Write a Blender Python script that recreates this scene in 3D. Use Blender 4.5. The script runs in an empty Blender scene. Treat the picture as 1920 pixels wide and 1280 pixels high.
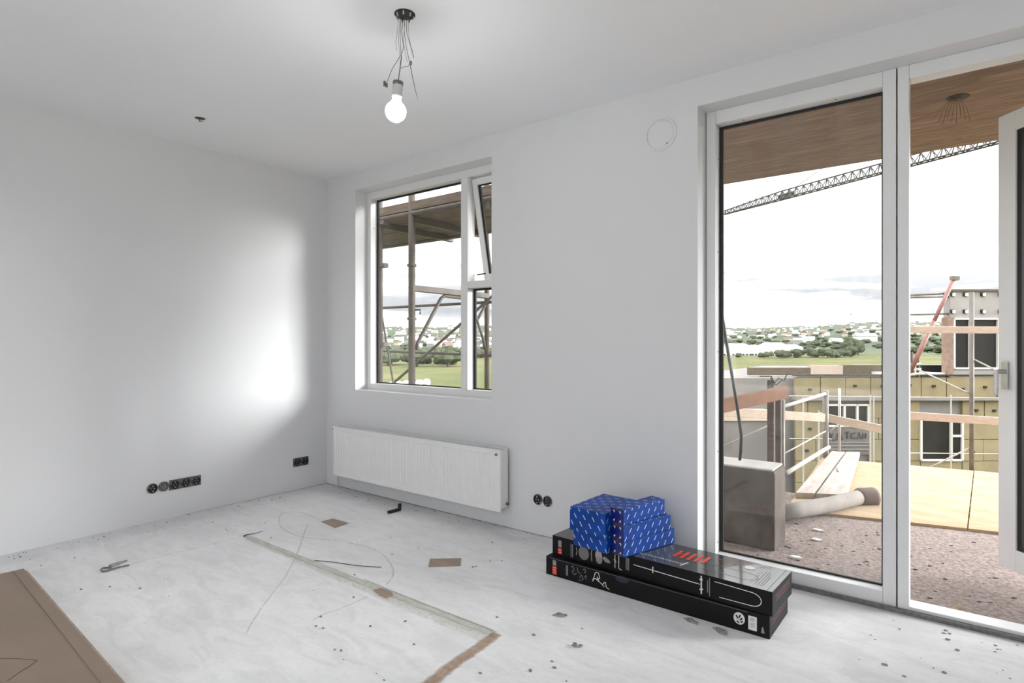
import bpy, math, random
from mathutils import Vector, Matrix
random.seed(7)
S = bpy.context.scene
COL = S.collection
R_ = math.radians
# ------------------------------------------------------------------ camera
TH = R_(37.4); FPX = 1100.0; EYE = 1.215
CAM = Vector((4.327, -3.040, EYE))
FW = Vector((-math.sin(TH), math.cos(TH), 0)); RT = Vector((math.cos(TH), math.sin(TH), 0))
cd = bpy.data.cameras.new('camera'); cam = bpy.data.objects.new('camera', cd); COL.objects.link(cam)
cam.location = CAM; cam.rotation_euler = (R_(90), 0, TH)
cd.sensor_width = 36.0; cd.lens = FPX / 1920 * 36; cd.clip_start = 0.05; cd.clip_end = 30000
S.camera = cam
# ------------------------------------------------------------------ light and exposure
S.view_settings.view_transform = 'Standard'; S.view_settings.look = 'None'
S.view_settings.gamma = 1.0; S.view_settings.use_curve_mapping = False
S.view_settings.exposure = 0.0
SKY = 1.85        # sky at the horizon; overcast sky is three times brighter overhead
BULB_W = 5
FILL_BULB_W = 54
BACK_FILL_W = 165
SUN_E = 7.5      # low sun behind thin cloud, very soft, from the right outside
world = bpy.data.worlds.new('overcast_sky'); S.world = world; world.use_nodes = True
def light(name, kind, loc, rot=(0, 0, 0), **kw):
    l = bpy.data.lights.new(name, kind); o = bpy.data.objects.new(name, l); COL.objects.link(o)
    o.location = loc; o.rotation_euler = rot
    for k, v in kw.items(): setattr(l, k, v)
    return o
sd = Vector((1.1, .74, .30)).normalized()
sun = light('hazy_sun', 'SUN', (12, 8, 8), energy=SUN_E, angle=R_(25)); sun.rotation_euler = sd.to_track_quat('Z', 'Y').to_euler()
# added fill light at the invented back window, unseen behind the camera
light('back_fill_light', 'AREA', (3.6, -6.25, 1.45), (R_(-90), 0, 0), shape='RECTANGLE', size=4.4, size_y=1.9, energy=BACK_FILL_W)
S.cycles.max_bounces = 10; S.cycles.diffuse_bounces = 6; S.cycles.glossy_bounces = 3; S.cycles.transparent_max_bounces = 12
S.cycles.sample_clamp_indirect = 6.0; S.cycles.use_denoising = True
S.cycles.caustics_reflective = False; S.cycles.caustics_refractive = False

def W(px, py, D):
    "photograph direction at depth D -> world point"
    return CAM + FW * D + RT * ((px - 960) / FPX * D) + Vector((0, 0, (640 - py) / FPX * D))
# ------------------------------------------------------------------ node helpers
class NT:
    def __init__(s, nt): s.nt = nt; s.n = nt.nodes; s.l = nt.links
    def new(s, t, **kw):
        n = s.n.new(t)
        for k, v in kw.items():
            if k.startswith('i_'):
                key = k[2:]; key = int(key) if key.isdigit() else key.replace('_', ' ')
                if isinstance(v, bpy.types.NodeSocket): s.l.new(v, n.inputs[key])
                else: n.inputs[key].default_value = v
            else: setattr(n, k, v)
        return n
    def math(s, op, a, b=None, c=None):
        n = s.new('ShaderNodeMath', operation=op)
        for i, v in enumerate((a, b, c)):
            if v is None: continue
            if isinstance(v, bpy.types.NodeSocket): s.l.new(v, n.inputs[i])
            else: n.inputs[i].default_value = v
        return n.outputs[0]
    def ramp(s, fac, stops, interp='LINEAR'):
        n = s.n.new('ShaderNodeValToRGB'); n.color_ramp.interpolation = interp
        e = n.color_ramp.elements
        while len(e) < len(stops): e.new(0.5)
        for i, (p, c) in enumerate(stops):
            e[i].position = p; e[i].color = c if len(c) == 4 else (*c, 1)
        s.l.new(fac, n.inputs[0]); return n.outputs[0]
    def noise(s, vec, scale, detail=4, rough=0.55, dist=0.0):
        n = s.new('ShaderNodeTexNoise'); n.inputs['Scale'].default_value = scale; n.inputs['Detail'].default_value = detail
        n.inputs['Roughness'].default_value = rough; n.inputs['Distortion'].default_value = dist
        s.l.new(vec, n.inputs['Vector']); return n.outputs['Fac']
    def mapping(s, vec, scale=(1, 1, 1), rot=(0, 0, 0), loc=(0, 0, 0)):
        n = s.new('ShaderNodeMapping'); n.inputs['Scale'].default_value = scale; n.inputs['Rotation'].default_value = rot
        n.inputs['Location'].default_value = loc; s.l.new(vec, n.inputs['Vector']); return n.outputs[0]
    def mix(s, fac, a, b, blend='MIX'):
        n = s.new('ShaderNodeMix', data_type='RGBA', blend_type=blend)
        for i, v in ((0, fac), (6, a), (7, b)):
            if isinstance(v, bpy.types.NodeSocket): s.l.new(v, n.inputs[i])
            else: n.inputs[i].default_value = v if i == 0 else (*v, 1)
        return n.outputs[2]

def srgb(r, g, b):
    f = lambda c: (c / 255 / 12.92) if c / 255 <= .04045 else ((c / 255 + .055) / 1.055) ** 2.4
    return (f(r), f(g), f(b))
MATS = {}
def mat(name, col, rough=.6, metal=0.0, var=0.0, vscale=8.0, bump=0.0, bscale=60.0, stretch=(1, 1, 1), col2=None, spec=.5, coat=0.0):
    "procedural principled material: colour varied by noise, fine relief by bump"
    if name in MATS: return MATS[name]
    m = bpy.data.materials.new(name); m.use_nodes = True; t = NT(m.node_tree); b = t.n['Principled BSDF']
    b.inputs['Roughness'].default_value = rough; b.inputs['Metallic'].default_value = metal
    b.inputs['Specular IOR Level'].default_value = spec; b.inputs['Coat Weight'].default_value = coat
    tc = t.new('ShaderNodeTexCoord').outputs['Object']; v = t.mapping(tc, scale=stretch)
    c2 = col2 or tuple(x * (1 - var) for x in col)
    f = t.noise(v, vscale, 6, .6)
    c = t.ramp(f, [(.35, c2), (.65, col)])
    t.l.new(c, b.inputs['Base Color'])
    if bump:
        bn = t.new('ShaderNodeBump'); bn.inputs['Strength'].default_value = bump; bn.inputs['Distance'].default_value = .01
        t.l.new(t.noise(v, bscale, 5, .6), bn.inputs['Height']); t.l.new(bn.outputs[0], b.inputs['Normal'])
    MATS[name] = m; return m
# world nodes
t = NT(world.node_tree); bg = t.n['Background']
gen = t.new('ShaderNodeTexCoord').outputs['Generated']
sep = t.new('ShaderNodeSeparateXYZ'); t.l.new(gen, sep.inputs[0]); z = sep.outputs[2]
zc = t.math('MAXIMUM', z, 0.0)
lum = t.math('MULTIPLY', t.math('ADD', t.math('MULTIPLY', zc, 2.0), 1.0), SKY)
cl = t.noise(t.mapping(gen, scale=(2.2, 2.2, 22)), 2.2, 6, .55, .4)
band = t.ramp(z, [(0.0, (.1,) * 3), (.025, (.35,) * 3), (.05, (1,) * 3), (.13, (.75,) * 3), (.26, (.35,) * 3), (.6, (.3,) * 3)])
cm = t.math('MULTIPLY', t.ramp(cl, [(.36, (0, 0, 0)), (.58, (1, 1, 1))]), band)
skyc = t.mix(cm, (1.03, 1.03, 1.04), (.37, .385, .41))
cc = t.new('ShaderNodeVectorMath', operation='SCALE'); t.l.new(skyc, cc.inputs[0]); t.l.new(lum, cc.inputs['Scale'])
t.l.new(cc.outputs[0], bg.inputs['Color'])

# ------------------------------------------------------------------ mesh helpers
class MB:
    def __init__(s): s.v = []; s.f = []
    def add(s, v, f):
        o = len(s.v); s.v += [tuple(x) for x in v]; s.f += [tuple(i + o for i in q) for q in f]; return s
    def bx(s, x0, x1, y0, y1, z0, z1, M=None):
        v = [Vector((x, y, z)) for z in (z0, z1) for x, y in ((x0, y0), (x1, y0), (x1, y1), (x0, y1))]
        if M is not None: v = [M @ p for p in v]
        return s.add(v, [(3, 2, 1, 0), (4, 5, 6, 7), (0, 1, 5, 4), (1, 2, 6, 5), (2, 3, 7, 6), (3, 0, 4, 7)])
    def beam(s, p, q, w, hgt, up=Vector((0, 0, 1))):
        p = Vector(p); q = Vector(q); d = (q - p).normalized(); up = Vector((0, 1, 0)) if abs(d.dot(up)) > .98 else up; a = d.cross(up).normalized(); u = a.cross(d)
        v = []
        for e in (p, q):
            v += [e - a * w / 2 - u * hgt / 2, e + a * w / 2 - u * hgt / 2, e + a * w / 2 + u * hgt / 2, e - a * w / 2 + u * hgt / 2]
        return s.add(v, [(0, 1, 2, 3), (7, 6, 5, 4), (0, 4, 5, 1), (1, 5, 6, 2), (2, 6, 7, 3), (3, 7, 4, 0)])
    def tube(s, pts, r, n=10, cap=True):
        pts = [Vector(p) for p in pts]; rs = r if isinstance(r, (list, tuple)) else [r] * len(pts)
        ring0 = len(s.v); up = None
        for i, p in enumerate(pts):
            d = ((pts[min(i + 1, len(pts) - 1)]) - pts[max(i - 1, 0)]).normalized()
            if up is None:
                up = Vector((0, 0, 1)) if abs(d.z) < .9 else Vector((1, 0, 0))
            a = d.cross(up).normalized(); u = a.cross(d).normalized(); up = u
            for k in range(n):
                t_ = 2 * math.pi * k / n
                s.v.append(tuple(p + (a * math.cos(t_) + u * math.sin(t_)) * rs[i]))
        for i in range(len(pts) - 1):
            for k in range(n):
                a0 = ring0 + i * n + k; a1 = ring0 + i * n + (k + 1) % n
                s.f.append((a0, a0 + n, a1 + n, a1))
        if cap:
            s.f.append(tuple(ring0 + k for k in range(n))); e = ring0 + (len(pts) - 1) * n
            s.f.append(tuple(e + n - 1 - k for k in range(n)))
        return s
    def prism(s, poly, z0, z1, M=None):
        n = len(poly); v = [Vector((x, y, z0)) for x, y in poly] + [Vector((x, y, z1)) for x, y in poly]
        if M is not None: v = [M @ p for p in v]
        f = [tuple(range(n - 1, -1, -1)), tuple(range(n, 2 * n))] + [(i, (i + 1) % n, (i + 1) % n + n, i + n) for i in range(n)]
        return s.add(v, f)
    def lathe(s, prof, n=24, M=None, closed=False):
        o = len(s.v); v = []
        for r, zz in prof:
            for k in range(n):
                a = 2 * math.pi * k / n; v.append(Vector((r * math.cos(a), r * math.sin(a), zz)))
        if M is not None: v = [M @ p for p in v]
        f = []
        m = len(prof)
        for i in range(m - 1 + (1 if closed else 0)):
            for k in range(n):
                j = (i + 1) % m
                f.append((i * n + k, i * n + (k + 1) % n, j * n + (k + 1) % n, j * n + k))
        return s.add(v, f)
    def build(s, name, m, parent=None, smooth=False, bevel=0, local=False):
        me = bpy.data.meshes.new(name); me.from_pydata(s.v, [], s.f); me.materials.append(m)
        if smooth: me.shade_smooth()
        o = bpy.data.objects.new(name, me); COL.objects.link(o)
        if bevel:
            b = o.modifiers.new('bevel', 'BEVEL'); b.width = bevel; b.segments = 2; b.limit_method = 'ANGLE'; b.angle_limit = R_(40)
            if not smooth: me.shade_smooth(); b.harden_normals = True
        if parent is not None:
            o.parent = parent
            if not local:
                r = parent; 
                M = Matrix.Identity(4)
                while r is not None: M = (r.matrix_parent_inverse @ r.matrix_basis) @ M if r.parent else r.matrix_basis @ M; r = r.parent
                o.matrix_parent_inverse = M.inverted()
        return o
def tag(o, label=None, cat=None, group=None, kind=None):
    if label: o['label'] = label
    if cat: o['category'] = cat
    if group: o['group'] = group
    if kind: o['kind'] = kind
    return o
def thing(name, label, cat, loc=(0, 0, 0), rz=0, group=None, kind=None):
    o = bpy.data.objects.new(name, None); COL.objects.link(o); o.location = loc; o.rotation_euler = (0, 0, rz)
    o.empty_display_size = .1
    return tag(o, label, cat, group, kind)
def copy_tree(o, parent=None):
    c = o.copy(); COL.objects.link(c)
    if parent is not None: c.parent = parent
    for ch in list(o.children): copy_tree(ch, c)
    return c
def struct(name, mb, m, label, parent=None, **kw):
    o = mb.build(name, m, parent, **kw); tag(o, label, kind='structure'); return o

# ------------------------------------------------------------------ materials
def paint_wall(nm='white_wall_paint', k=1.0):
    m = bpy.data.materials.new(nm); m.use_nodes = True; t = NT(m.node_tree); b = t.n['Principled BSDF']
    p = t.new('ShaderNodeNewGeometry').outputs['Position']
    n = t.noise(p, .8, 5, .5); c = t.ramp(n, [(.3, (.69 * k, .692 * k, .703 * k)), (.7, (.72 * k, .722 * k, .733 * k))])
    t.l.new(c, b.inputs['Base Color']); b.inputs['Roughness'].default_value = .75; b.inputs['Specular IOR Level'].default_value = .25
    bn = t.new('ShaderNodeBump'); bn.inputs['Strength'].default_value = .06; bn.inputs['Distance'].default_value = .004
    t.l.new(t.noise(p, 90, 3, .6), bn.inputs['Height']); t.l.new(bn.outputs[0], b.inputs['Normal']); return m
M_WALL = paint_wall(); M_CEIL = paint_wall('white_ceiling_paint', 1.2)
def floor_mat():
    m = bpy.data.materials.new('dusty_screed'); m.use_nodes = True; t = NT(m.node_tree); b = t.n['Principled BSDF']
    p = t.new('ShaderNodeNewGeometry').outputs['Position']
    base = t.ramp(t.noise(p, 1.1, 6, .6, .6), [(.3, (.80, .80, .815)), (.7, (.93, .93, .94))])
    swirl = t.ramp(t.noise(t.mapping(p, scale=(1, 3.2, 1), rot=(0, 0, .6)), 2.6, 8, .65, 1.5), [(.36, (.90,) * 3), (.55, (1,) * 3)])
    fine = t.ramp(t.noise(p, 38, 6, .7), [(.28, (.93,) * 3), (.5, (1,) * 3)])
    speck = t.ramp(t.noise(p, 95, 2, .5), [(.245, (.35,) * 3), (.275, (1,) * 3)])
    c = t.mix(1, base, swirl, 'MULTIPLY'); c = t.mix(1, c, fine, 'MULTIPLY'); c = t.mix(.6, c, speck, 'MULTIPLY')
    # darker margins along the two walls
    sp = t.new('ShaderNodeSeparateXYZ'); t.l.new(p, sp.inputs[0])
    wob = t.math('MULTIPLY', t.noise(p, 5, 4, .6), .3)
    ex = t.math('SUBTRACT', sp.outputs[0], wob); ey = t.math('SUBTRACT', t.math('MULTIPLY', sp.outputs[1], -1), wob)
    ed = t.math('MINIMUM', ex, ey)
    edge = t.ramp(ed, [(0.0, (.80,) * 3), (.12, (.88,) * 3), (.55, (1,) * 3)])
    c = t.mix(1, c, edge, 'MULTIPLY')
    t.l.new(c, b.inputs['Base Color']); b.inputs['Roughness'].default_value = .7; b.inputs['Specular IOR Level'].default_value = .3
    bn = t.new('ShaderNodeBump'); bn.inputs['Strength'].default_value = .25; bn.inputs['Distance'].default_value = .006
    t.l.new(t.noise(p, 14, 8, .65), bn.inputs['Height']); t.l.new(bn.outputs[0], b.inputs['Normal']); return m
M_FLOOR = floor_mat()
M_FRAME = mat('white_frame_lacquer', (.76, .76, .765), .35, var=.03, vscale=3)
M_RUBBER = mat('black_gasket_rubber', (.012, .011, .010), .6, var=.3)
M_STEEL = mat('chrome_steel', (.55, .55, .55), .3, 1.0, var=.2, vscale=30)
M_ZINC = mat('galvanised_scaffold_tube', srgb(128, 122, 114), .55, .25, var=.35, vscale=9, bump=.1)
M_DARKZINC = mat('weathered_scaffold_tube', srgb(98, 90, 82), .6, .2, var=.35, vscale=9, bump=.1)
M_WHITETUBE = mat('pale_scaffold_tube', srgb(190, 185, 178), .5, .1, var=.12, vscale=9)
M_PLANK = mat('raw_pine_plank', srgb(204, 184, 168), .8, var=.18, vscale=5, stretch=(1, 8, 8), bump=.2)
M_OLDPLANK = mat('weathered_scaffold_planks', srgb(112, 96, 82), .85, var=.5, vscale=4, stretch=(1.2, 9, 9), bump=.35, bscale=20)
M_CONC = mat('grey_concrete', srgb(142, 137, 135), .9, var=.22, vscale=1.3, bump=.2, bscale=20)
M_CONC_D = mat('dark_brown_concrete', srgb(100, 90, 83), .9, var=.5, vscale=4, bump=.4, bscale=40)  # dark brown tone for the stub body and one post
M_BALC = mat('gritty_balcony_concrete', srgb(166, 152, 146), .95, col2=srgb(118, 104, 98), vscale=55, bump=.8, bscale=45)
M_PLY = mat('fresh_plywood', srgb(176, 160, 134), .75, col2=srgb(172, 142, 106), vscale=2.2, stretch=(1, 3, 1), bump=.1)
M_SOFFIT = None
def soffit_mat():
    m = bpy.data.materials.new('board_marked_soffit'); m.use_nodes = True; t = NT(m.node_tree); b = t.n['Principled BSDF']
    p = t.new('ShaderNodeNewGeometry').outputs['Position']
    v = t.mapping(p, scale=(.9, 6, 1))
    c = t.ramp(t.noise(v, 3.2, 8, .62, 1.2), [(.3, srgb(104, 84, 72)), (.5, srgb(126, 104, 91)), (.7, srgb(150, 127, 112))])
    t.l.new(c, b.inputs['Base Color']); b.inputs['Roughness'].default_value = .8
    bn = t.new('ShaderNodeBump'); bn.inputs['Strength'].default_value = .3; t.l.new(t.noise(v, 9, 6), bn.inputs['Height']); t.l.new(bn.outputs[0], b.inputs['Normal'])
    return m
M_SOFFIT = soffit_mat()
M_CARD = mat('brown_corrugated_card', srgb(168, 148, 134), .85, var=.15, vscale=3, stretch=(1, 4, 1), bump=.06)
M_CARD_D = mat('cut_card_edge', srgb(196, 180, 166), .9, var=.3, vscale=40)
M_BLACKBOX = mat('satin_black_carton', (.0035, .0035, .0045), .5, var=.15, vscale=6, spec=.22)
M_BLACKTOP = mat('glossy_dark_carton_lid', (.012, .013, .016), .17, var=.3, vscale=3, coat=.45)
M_WHITEINK = mat('white_print', (.72, .72, .72), .4, var=.08)
M_GREYINK = mat('grey_print', (.26, .26, .27), .4, var=.2)
M_REDINK = mat('red_print', srgb(226, 62, 46), .4, var=.1)
M_BROWNTAPE = mat('brown_seam', srgb(92, 62, 44), .6, var=.4, vscale=60)
M_BLACK = mat('black_plastic', (.012, .012, .012), .45, var=.2)
M_SOCKET = mat('grey_metal_insert', (.23, .23, .23), .4, .7, var=.4, vscale=60)
M_RAD = mat('white_radiator_enamel', (.80, .80, .80), .3, var=.02)
M_INSUL = mat('beige_mineral_wool_board', srgb(150, 137, 107), .95, var=.22, vscale=1.6, bump=.3, bscale=10)
M_GLASSDARK = mat('dark_interior_behind_glass', (.02, .017, .018), .35, var=.6, vscale=1.2)
M_RED = mat('faded_red_prop_paint', srgb(150, 104, 96), .6, var=.3, vscale=6)
M_BOARD = mat('orange_brown_board', srgb(128, 86, 60), .8, var=.25, vscale=5, stretch=(3, 3, 3), bump=.2)
M_WHITE = mat('plain_white', (.80, .80, .79), .6, var=.06)

def glass(name, dirt=0.0, spots=False):
    m = bpy.data.materials.new(name); m.use_nodes = True; t = NT(m.node_tree); out = t.n['Material Output']; t.n.remove(t.n['Principled BSDF'])
    tr = t.new('ShaderNodeBsdfTransparent'); tr.inputs[0].default_value = (.955, .96, .955, 1)
    gl = t.new('ShaderNodeBsdfGlossy'); gl.inputs['Roughness'].default_value = .03
    ge = t.new('ShaderNodeNewGeometry'); dt = t.new('ShaderNodeVectorMath', operation='DOT_PRODUCT'); t.l.new(ge.outputs['Normal'], dt.inputs[0]); t.l.new(ge.outputs['Incoming'], dt.inputs[1])
    gr_ = t.math('SUBTRACT', 1.0, t.math('ABSOLUTE', dt.outputs['Value']))
    frv = t.math('ADD', .03, t.math('MULTIPLY', t.math('POWER', gr_, 5.0), .9))
    mx = t.new('ShaderNodeMixShader'); t.l.new(frv, mx.inputs[0]); t.l.new(tr.outputs[0], mx.inputs[1]); t.l.new(gl.outputs[0], mx.inputs[2])
    res = mx.outputs[0]
    if dirt:
        p = t.new('ShaderNodeNewGeometry').outputs['Position']
        di = t.new('ShaderNodeBsdfDiffuse'); di.inputs[0].default_value = (.55, .53, .5, 1)
        streak = t.noise(t.mapping(p, scale=(3, 1, 1.2)), 3.0, 8, .7)
        f = t.math('MULTIPLY', t.ramp(streak, [(.4, (0, 0, 0)), (.75, (1, 1, 1))]), dirt)
        m2 = t.new('ShaderNodeMixShader'); t.l.new(f, m2.inputs[0]); t.l.new(res, m2.inputs[1]); t.l.new(di.outputs[0], m2.inputs[2]); res = m2.outputs[0]
        if spots:
            d2 = t.new('ShaderNodeBsdfDiffuse'); d2.inputs[0].default_value = (.16, .15, .14, 1)
            sp = t.ramp(t.noise(p, 42, 3, .6), [(.245, (1, 1, 1)), (.28, (0, 0, 0))])
            reg = t.ramp(t.noise(t.mapping(p, loc=(1.7, 0, .4)), 2.1, 3, .5), [(.46, (0, 0, 0)), (.56, (1, 1, 1))])
            f2 = t.math('MULTIPLY', t.math('MULTIPLY', sp, reg), .8)
            m3 = t.new('ShaderNodeMixShader'); t.l.new(f2, m3.inputs[0]); t.l.new(res, m3.inputs[1]); t.l.new(d2.outputs[0], m3.inputs[2]); res = m3.outputs[0]
    t.l.new(res, out.inputs[0]); return m
M_GLASS = glass('clear_window_glass', .04); M_GLASS_DIRTY = glass('dusty_window_glass', .10, True)

# ------------------------------------------------------------------ room shell
RX, RY, RH, WT = 7.4, -6.4, 2.60, .215
fl = struct('floor', MB().bx(-.3, RX + .3, RY - .3, .12, -.2, 0), M_FLOOR, 'dusty pale grey screed floor of the empty room')
struct('ceiling', MB().bx(-.3, RX + .3, RY - .3, WT, RH, RH + .2), M_CEIL, 'smooth white painted ceiling')
struct('wall_left', MB().bx(-.3, 0, RY, 0, 0, RH), M_WALL, 'bare white wall left of the corner with two socket rows')
struct('wall_right', MB().bx(RX, RX + .3, RY, 0, 0, RH), M_WALL, 'white wall at the right end of the room')
wb = MB(); wb.bx(-.3, 1.3, RY - .3, RY, 0, RH).bx(5.9, RX + .3, RY - .3, RY, 0, RH).bx(1.3, 5.9, RY - .3, RY, 0, .45).bx(1.3, 5.9, RY - .3, RY, 2.42, RH)
struct('wall_back', wb, M_WALL, 'white wall behind the viewer with an opening for the added window')
WX0, WX1, WZ0, WZ1 = .387, 1.83, .816, 2.455
DX0, DX1, DZ1 = 3.230, 5.225, 2.450
w = MB()
w.bx(-.3, WX0, 0, WT, 0, RH).bx(WX0, WX1, 0, WT, 0, WZ0).bx(WX0, WX1, 0, WT, WZ1, RH).bx(WX1, DX0, 0, WT, 0, RH)
w.bx(DX0, DX1, 0, WT, DZ1, RH).bx(DX1, RX + .3, 0, WT, 0, RH)
struct('wall_front', w, M_WALL, 'white painted outer wall holding the window and the glazed balcony door')
# ---- window 1
FY0, FY1 = .12, .20
w1 = thing('window_1', 'white framed two-part window above the radiator, small top sash tilted outward', None, (WX0, FY0, WZ0), kind='structure')
fr = MB()
fr.bx(WX0, .432, FY0, FY1, WZ0, WZ1).bx(1.784, WX1, FY0, FY1, WZ0, WZ1)
fr.bx(.432, 1.784, FY0, FY1, WZ0, .868).bx(.432, 1.784, FY0, FY1, 2.398, WZ1)
fr.build('frame', M_FRAME, w1, bevel=.003)
MB().bx(1.443, 1.508, FY0, FY1, .868, 2.398).build('mullion', M_FRAME, w1, bevel=.003)
MB().bx(1.508, 1.784, FY0, FY1, 1.598, 1.648).build('transom', M_FRAME, w1, bevel=.003)
def gasket(x0, x1, z0, z1, y, g=.02):
    return MB().bx(x0, x0 + g, y, y + .012, z0, z1).bx(x1 - g * .5, x1, y, y + .012, z0, z1).bx(x0 + g, x1 - g * .5, y, y + .012, z0, z0 + g * .4).bx(x0 + g, x1 - g * .5, y, y + .012, z1 - g * .7, z1)
gasket(.432, 1.443, .868, 2.398, .186).build('gasket', M_RUBBER, w1)
MB().bx(.435, 1.441, .192, .196, .871, 2.395).build('pane', M_GLASS, w1)
gasket(1.508, 1.784, .868, 1.598, .186).build('gasket', M_RUBBER, w1)
MB().bx(1.511, 1.781, .192, .196, .871, 1.595).build('pane', M_GLASS, w1)
for zz in (1.02, 1.37, 1.75, 2.16):   # screws on the inside of the left jamb
    MB().tube([(.432, .155, zz), (.434, .155, zz)], .004, 10).build('screw', M_SOCKET, w1)
# tilted sash (top hung, bottom pushed outward)
Msash = Matrix.Translation((0, .155, 2.385)) @ Matrix.Rotation(R_(11.5), 4, 'X')
sa = MB()
for a in ((1.515, 1.56, -.73, 0), (1.735, 1.778, -.73, 0)): sa.bx(a[0], a[1], 0, .05, a[2], a[3], Msash)
sa.bx(1.56, 1.735, 0, .05, -.045, 0, Msash).bx(1.56, 1.735, 0, .05, -.73, -.685, Msash)
sash = sa.build('sash', M_FRAME, w1, bevel=.003)
MB().bx(1.56, 1.735, .02, .024, -.685, -.045, Msash).build('pane', M_GLASS, sash)
gs = MB().bx(1.56, 1.576, .012, .03, -.685, -.045, Msash).bx(1.576, 1.735, .012, .03, -.055, -.045, Msash).bx(1.513, 1.5155, .01, .05, -.72, 0, Msash)
gs.build('gasket', M_RUBBER, sash)
MB().tube([(1.53, .20, 1.70), (1.55, .27, 1.715)], .005, 8).build('stay', M_BLACK, w1)
struct('trim_1', MB().bx(WX0, WX1, .0, FY0, WZ0, WZ0 + .004), M_FRAME, 'thin white sill board of the window above the radiator')
# ---- window 2 (fixed glazing beside the door)
w2 = thing('window_2', 'tall fixed pane with dusty glass left of the open balcony door', None, (DX0, FY0, 0), kind='structure')
fr = MB()
fr.bx(DX0 + .004, 3.283, FY0, FY1, 0, DZ1).bx(4.044, 4.096, FY0, FY1, 0, DZ1)
fr.bx(3.283, 4.044, FY0, FY1, 0, .075).bx(3.283, 4.044, FY0, FY1, 2.380, DZ1)
fr.build('frame', M_FRAME, w2, bevel=.003)
gasket(3.283, 4.044, .075, 2.380, .186).build('gasket', M_RUBBER, w2)
MB().bx(3.286, 4.041, .192, .196, .078, 2.377).build('pane', M_GLASS_DIRTY, w2)
for zz in (.13, .62, 1.16, 1.7, 2.2):
    MB().tube([(3.283, .16, zz), (3.285, .16, zz)], .004, 10).build('screw', M_SOCKET, w2)
for xx in (3.42, 3.85):
    MB().tube([(xx, .15, 2.380), (xx, .15, 2.378)], .004, 10).build('screw', M_SOCKET, w2)
# ---- door frame and leaf
dr = thing('door_1', 'white glazed balcony door standing open outward, chrome lever handle on its edge', None, (4.1, FY0, 0), kind='structure')
fr = MB().bx(4.101, 4.145, FY0 - .004, FY1, 0, DZ1).bx(5.165, DX1, FY0 - .004, FY1, 0, DZ1).bx(4.145, 5.165, FY0 - .004, FY1, 2.388, DZ1)
fr.build('door_frame', M_FRAME, dr, bevel=.003)
th = MB().bx(4.145, 5.165, FY0 - .004, FY1 + .01, 0, .032); th.build('threshold', M_FRAME, dr, bevel=.003)
MB().bx(3.24, 5.22, .095, FY0 - .005, 0, .018).build('seal_strip', M_SOCKET, dr)
MB().bx(4.097, 4.1005, FY0 + .01, FY1, 0.01, DZ1 - .02).build('joint', M_RUBBER, dr)
hx, hy = 5.15, .21; fx, fy = 4.512, .97
ang = math.atan2(fy - hy, fx - hx); ML = Matrix.Translation((hx, hy, 0)) @ Matrix.Rotation(ang, 4, 'Z')
L = 1.0; Z0, Z1 = .045, 2.390
lf = MB().bx(L - .10, L, -.03, .03, Z0, Z1, ML).bx(0, .10, -.03, .03, Z0, Z1, ML).bx(.10, L - .10, -.03, .03, Z0, Z0 + .11, ML).bx(.10, L - .10, -.03, .03, Z1 - .10, Z1, ML)
leaf = lf.build('leaf', M_FRAME, dr, bevel=.003)
MB().bx(.10, L - .10, -.004, .004, Z0 + .11, Z1 - .10, ML).build('pane', M_GLASS, leaf)
gk = MB()
for y0, y1 in ((-.02, -.006), (.006, .02)):
    gk.bx(L - .125, L - .10, y0, y1, Z0 + .11, Z1 - .10, ML).bx(.10, .12, y0, y1, Z0 + .11, Z1 - .10, ML).bx(.12, L - .125, y0, y1, Z0 + .11, Z0 + .125, ML).bx(.12, L - .125, y0, y1, Z1 - .115, Z1 - .10, ML)
gk.build('gasket', M_RUBBER, leaf)
MB().bx(L, L + .002, -.012, .012, Z0 + .05, Z1 - .05, ML).build('lock_strip', M_SOCKET, leaf)
hd = MB().bx(L - .065, L - .03, .03, .042, .97, 1.11, ML)
hd.tube([ML @ Vector((L - .048, .04, 1.06)), ML @ Vector((L - .048, .085, 1.06))], .011, 12)
hd.tube([ML @ Vector((L - .048, .085, 1.06)), ML @ Vector((L - .048, .088, .94))], .010, 12)
hd.build('handle', M_STEEL, leaf, bevel=.002)
hd = MB().bx(L - .065, L - .03, -.042, -.03, .97, 1.11, ML)
hd.tube([ML @ Vector((L - .048, -.04, 1.06)), ML @ Vector((L - .048, -.085, 1.06))], .011, 12)
hd.tube([ML @ Vector((L - .048, -.085, 1.06)), ML @ Vector((L - .048, -.088, .94))], .010, 12)
hd.build('handle', M_STEEL, leaf, bevel=.002)
# invented window behind the camera, added to go with the fill light
w3 = thing('added_window', 'added white framed window behind the viewer, out of view', None, (1.3, RY - .2, .45), kind='structure')
fr = MB().bx(1.3, 1.36, RY - .2, RY - .12, .45, 2.42).bx(5.84, 5.9, RY - .2, RY - .12, .45, 2.42).bx(3.57, 3.63, RY - .2, RY - .12, .45, 2.42).bx(1.36, 5.84, RY - .2, RY - .12, .45, .51).bx(1.36, 5.84, RY - .2, RY - .12, 2.36, 2.42)
fr.build('frame', M_FRAME, w3)
MB().bx(1.36, 3.57, RY - .16, RY - .156, .51, 2.36).build('pane', M_GLASS, w3); MB().bx(3.63, 5.84, RY - .16, RY - .156, .51, 2.36).build('pane', M_GLASS, w3)

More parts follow.
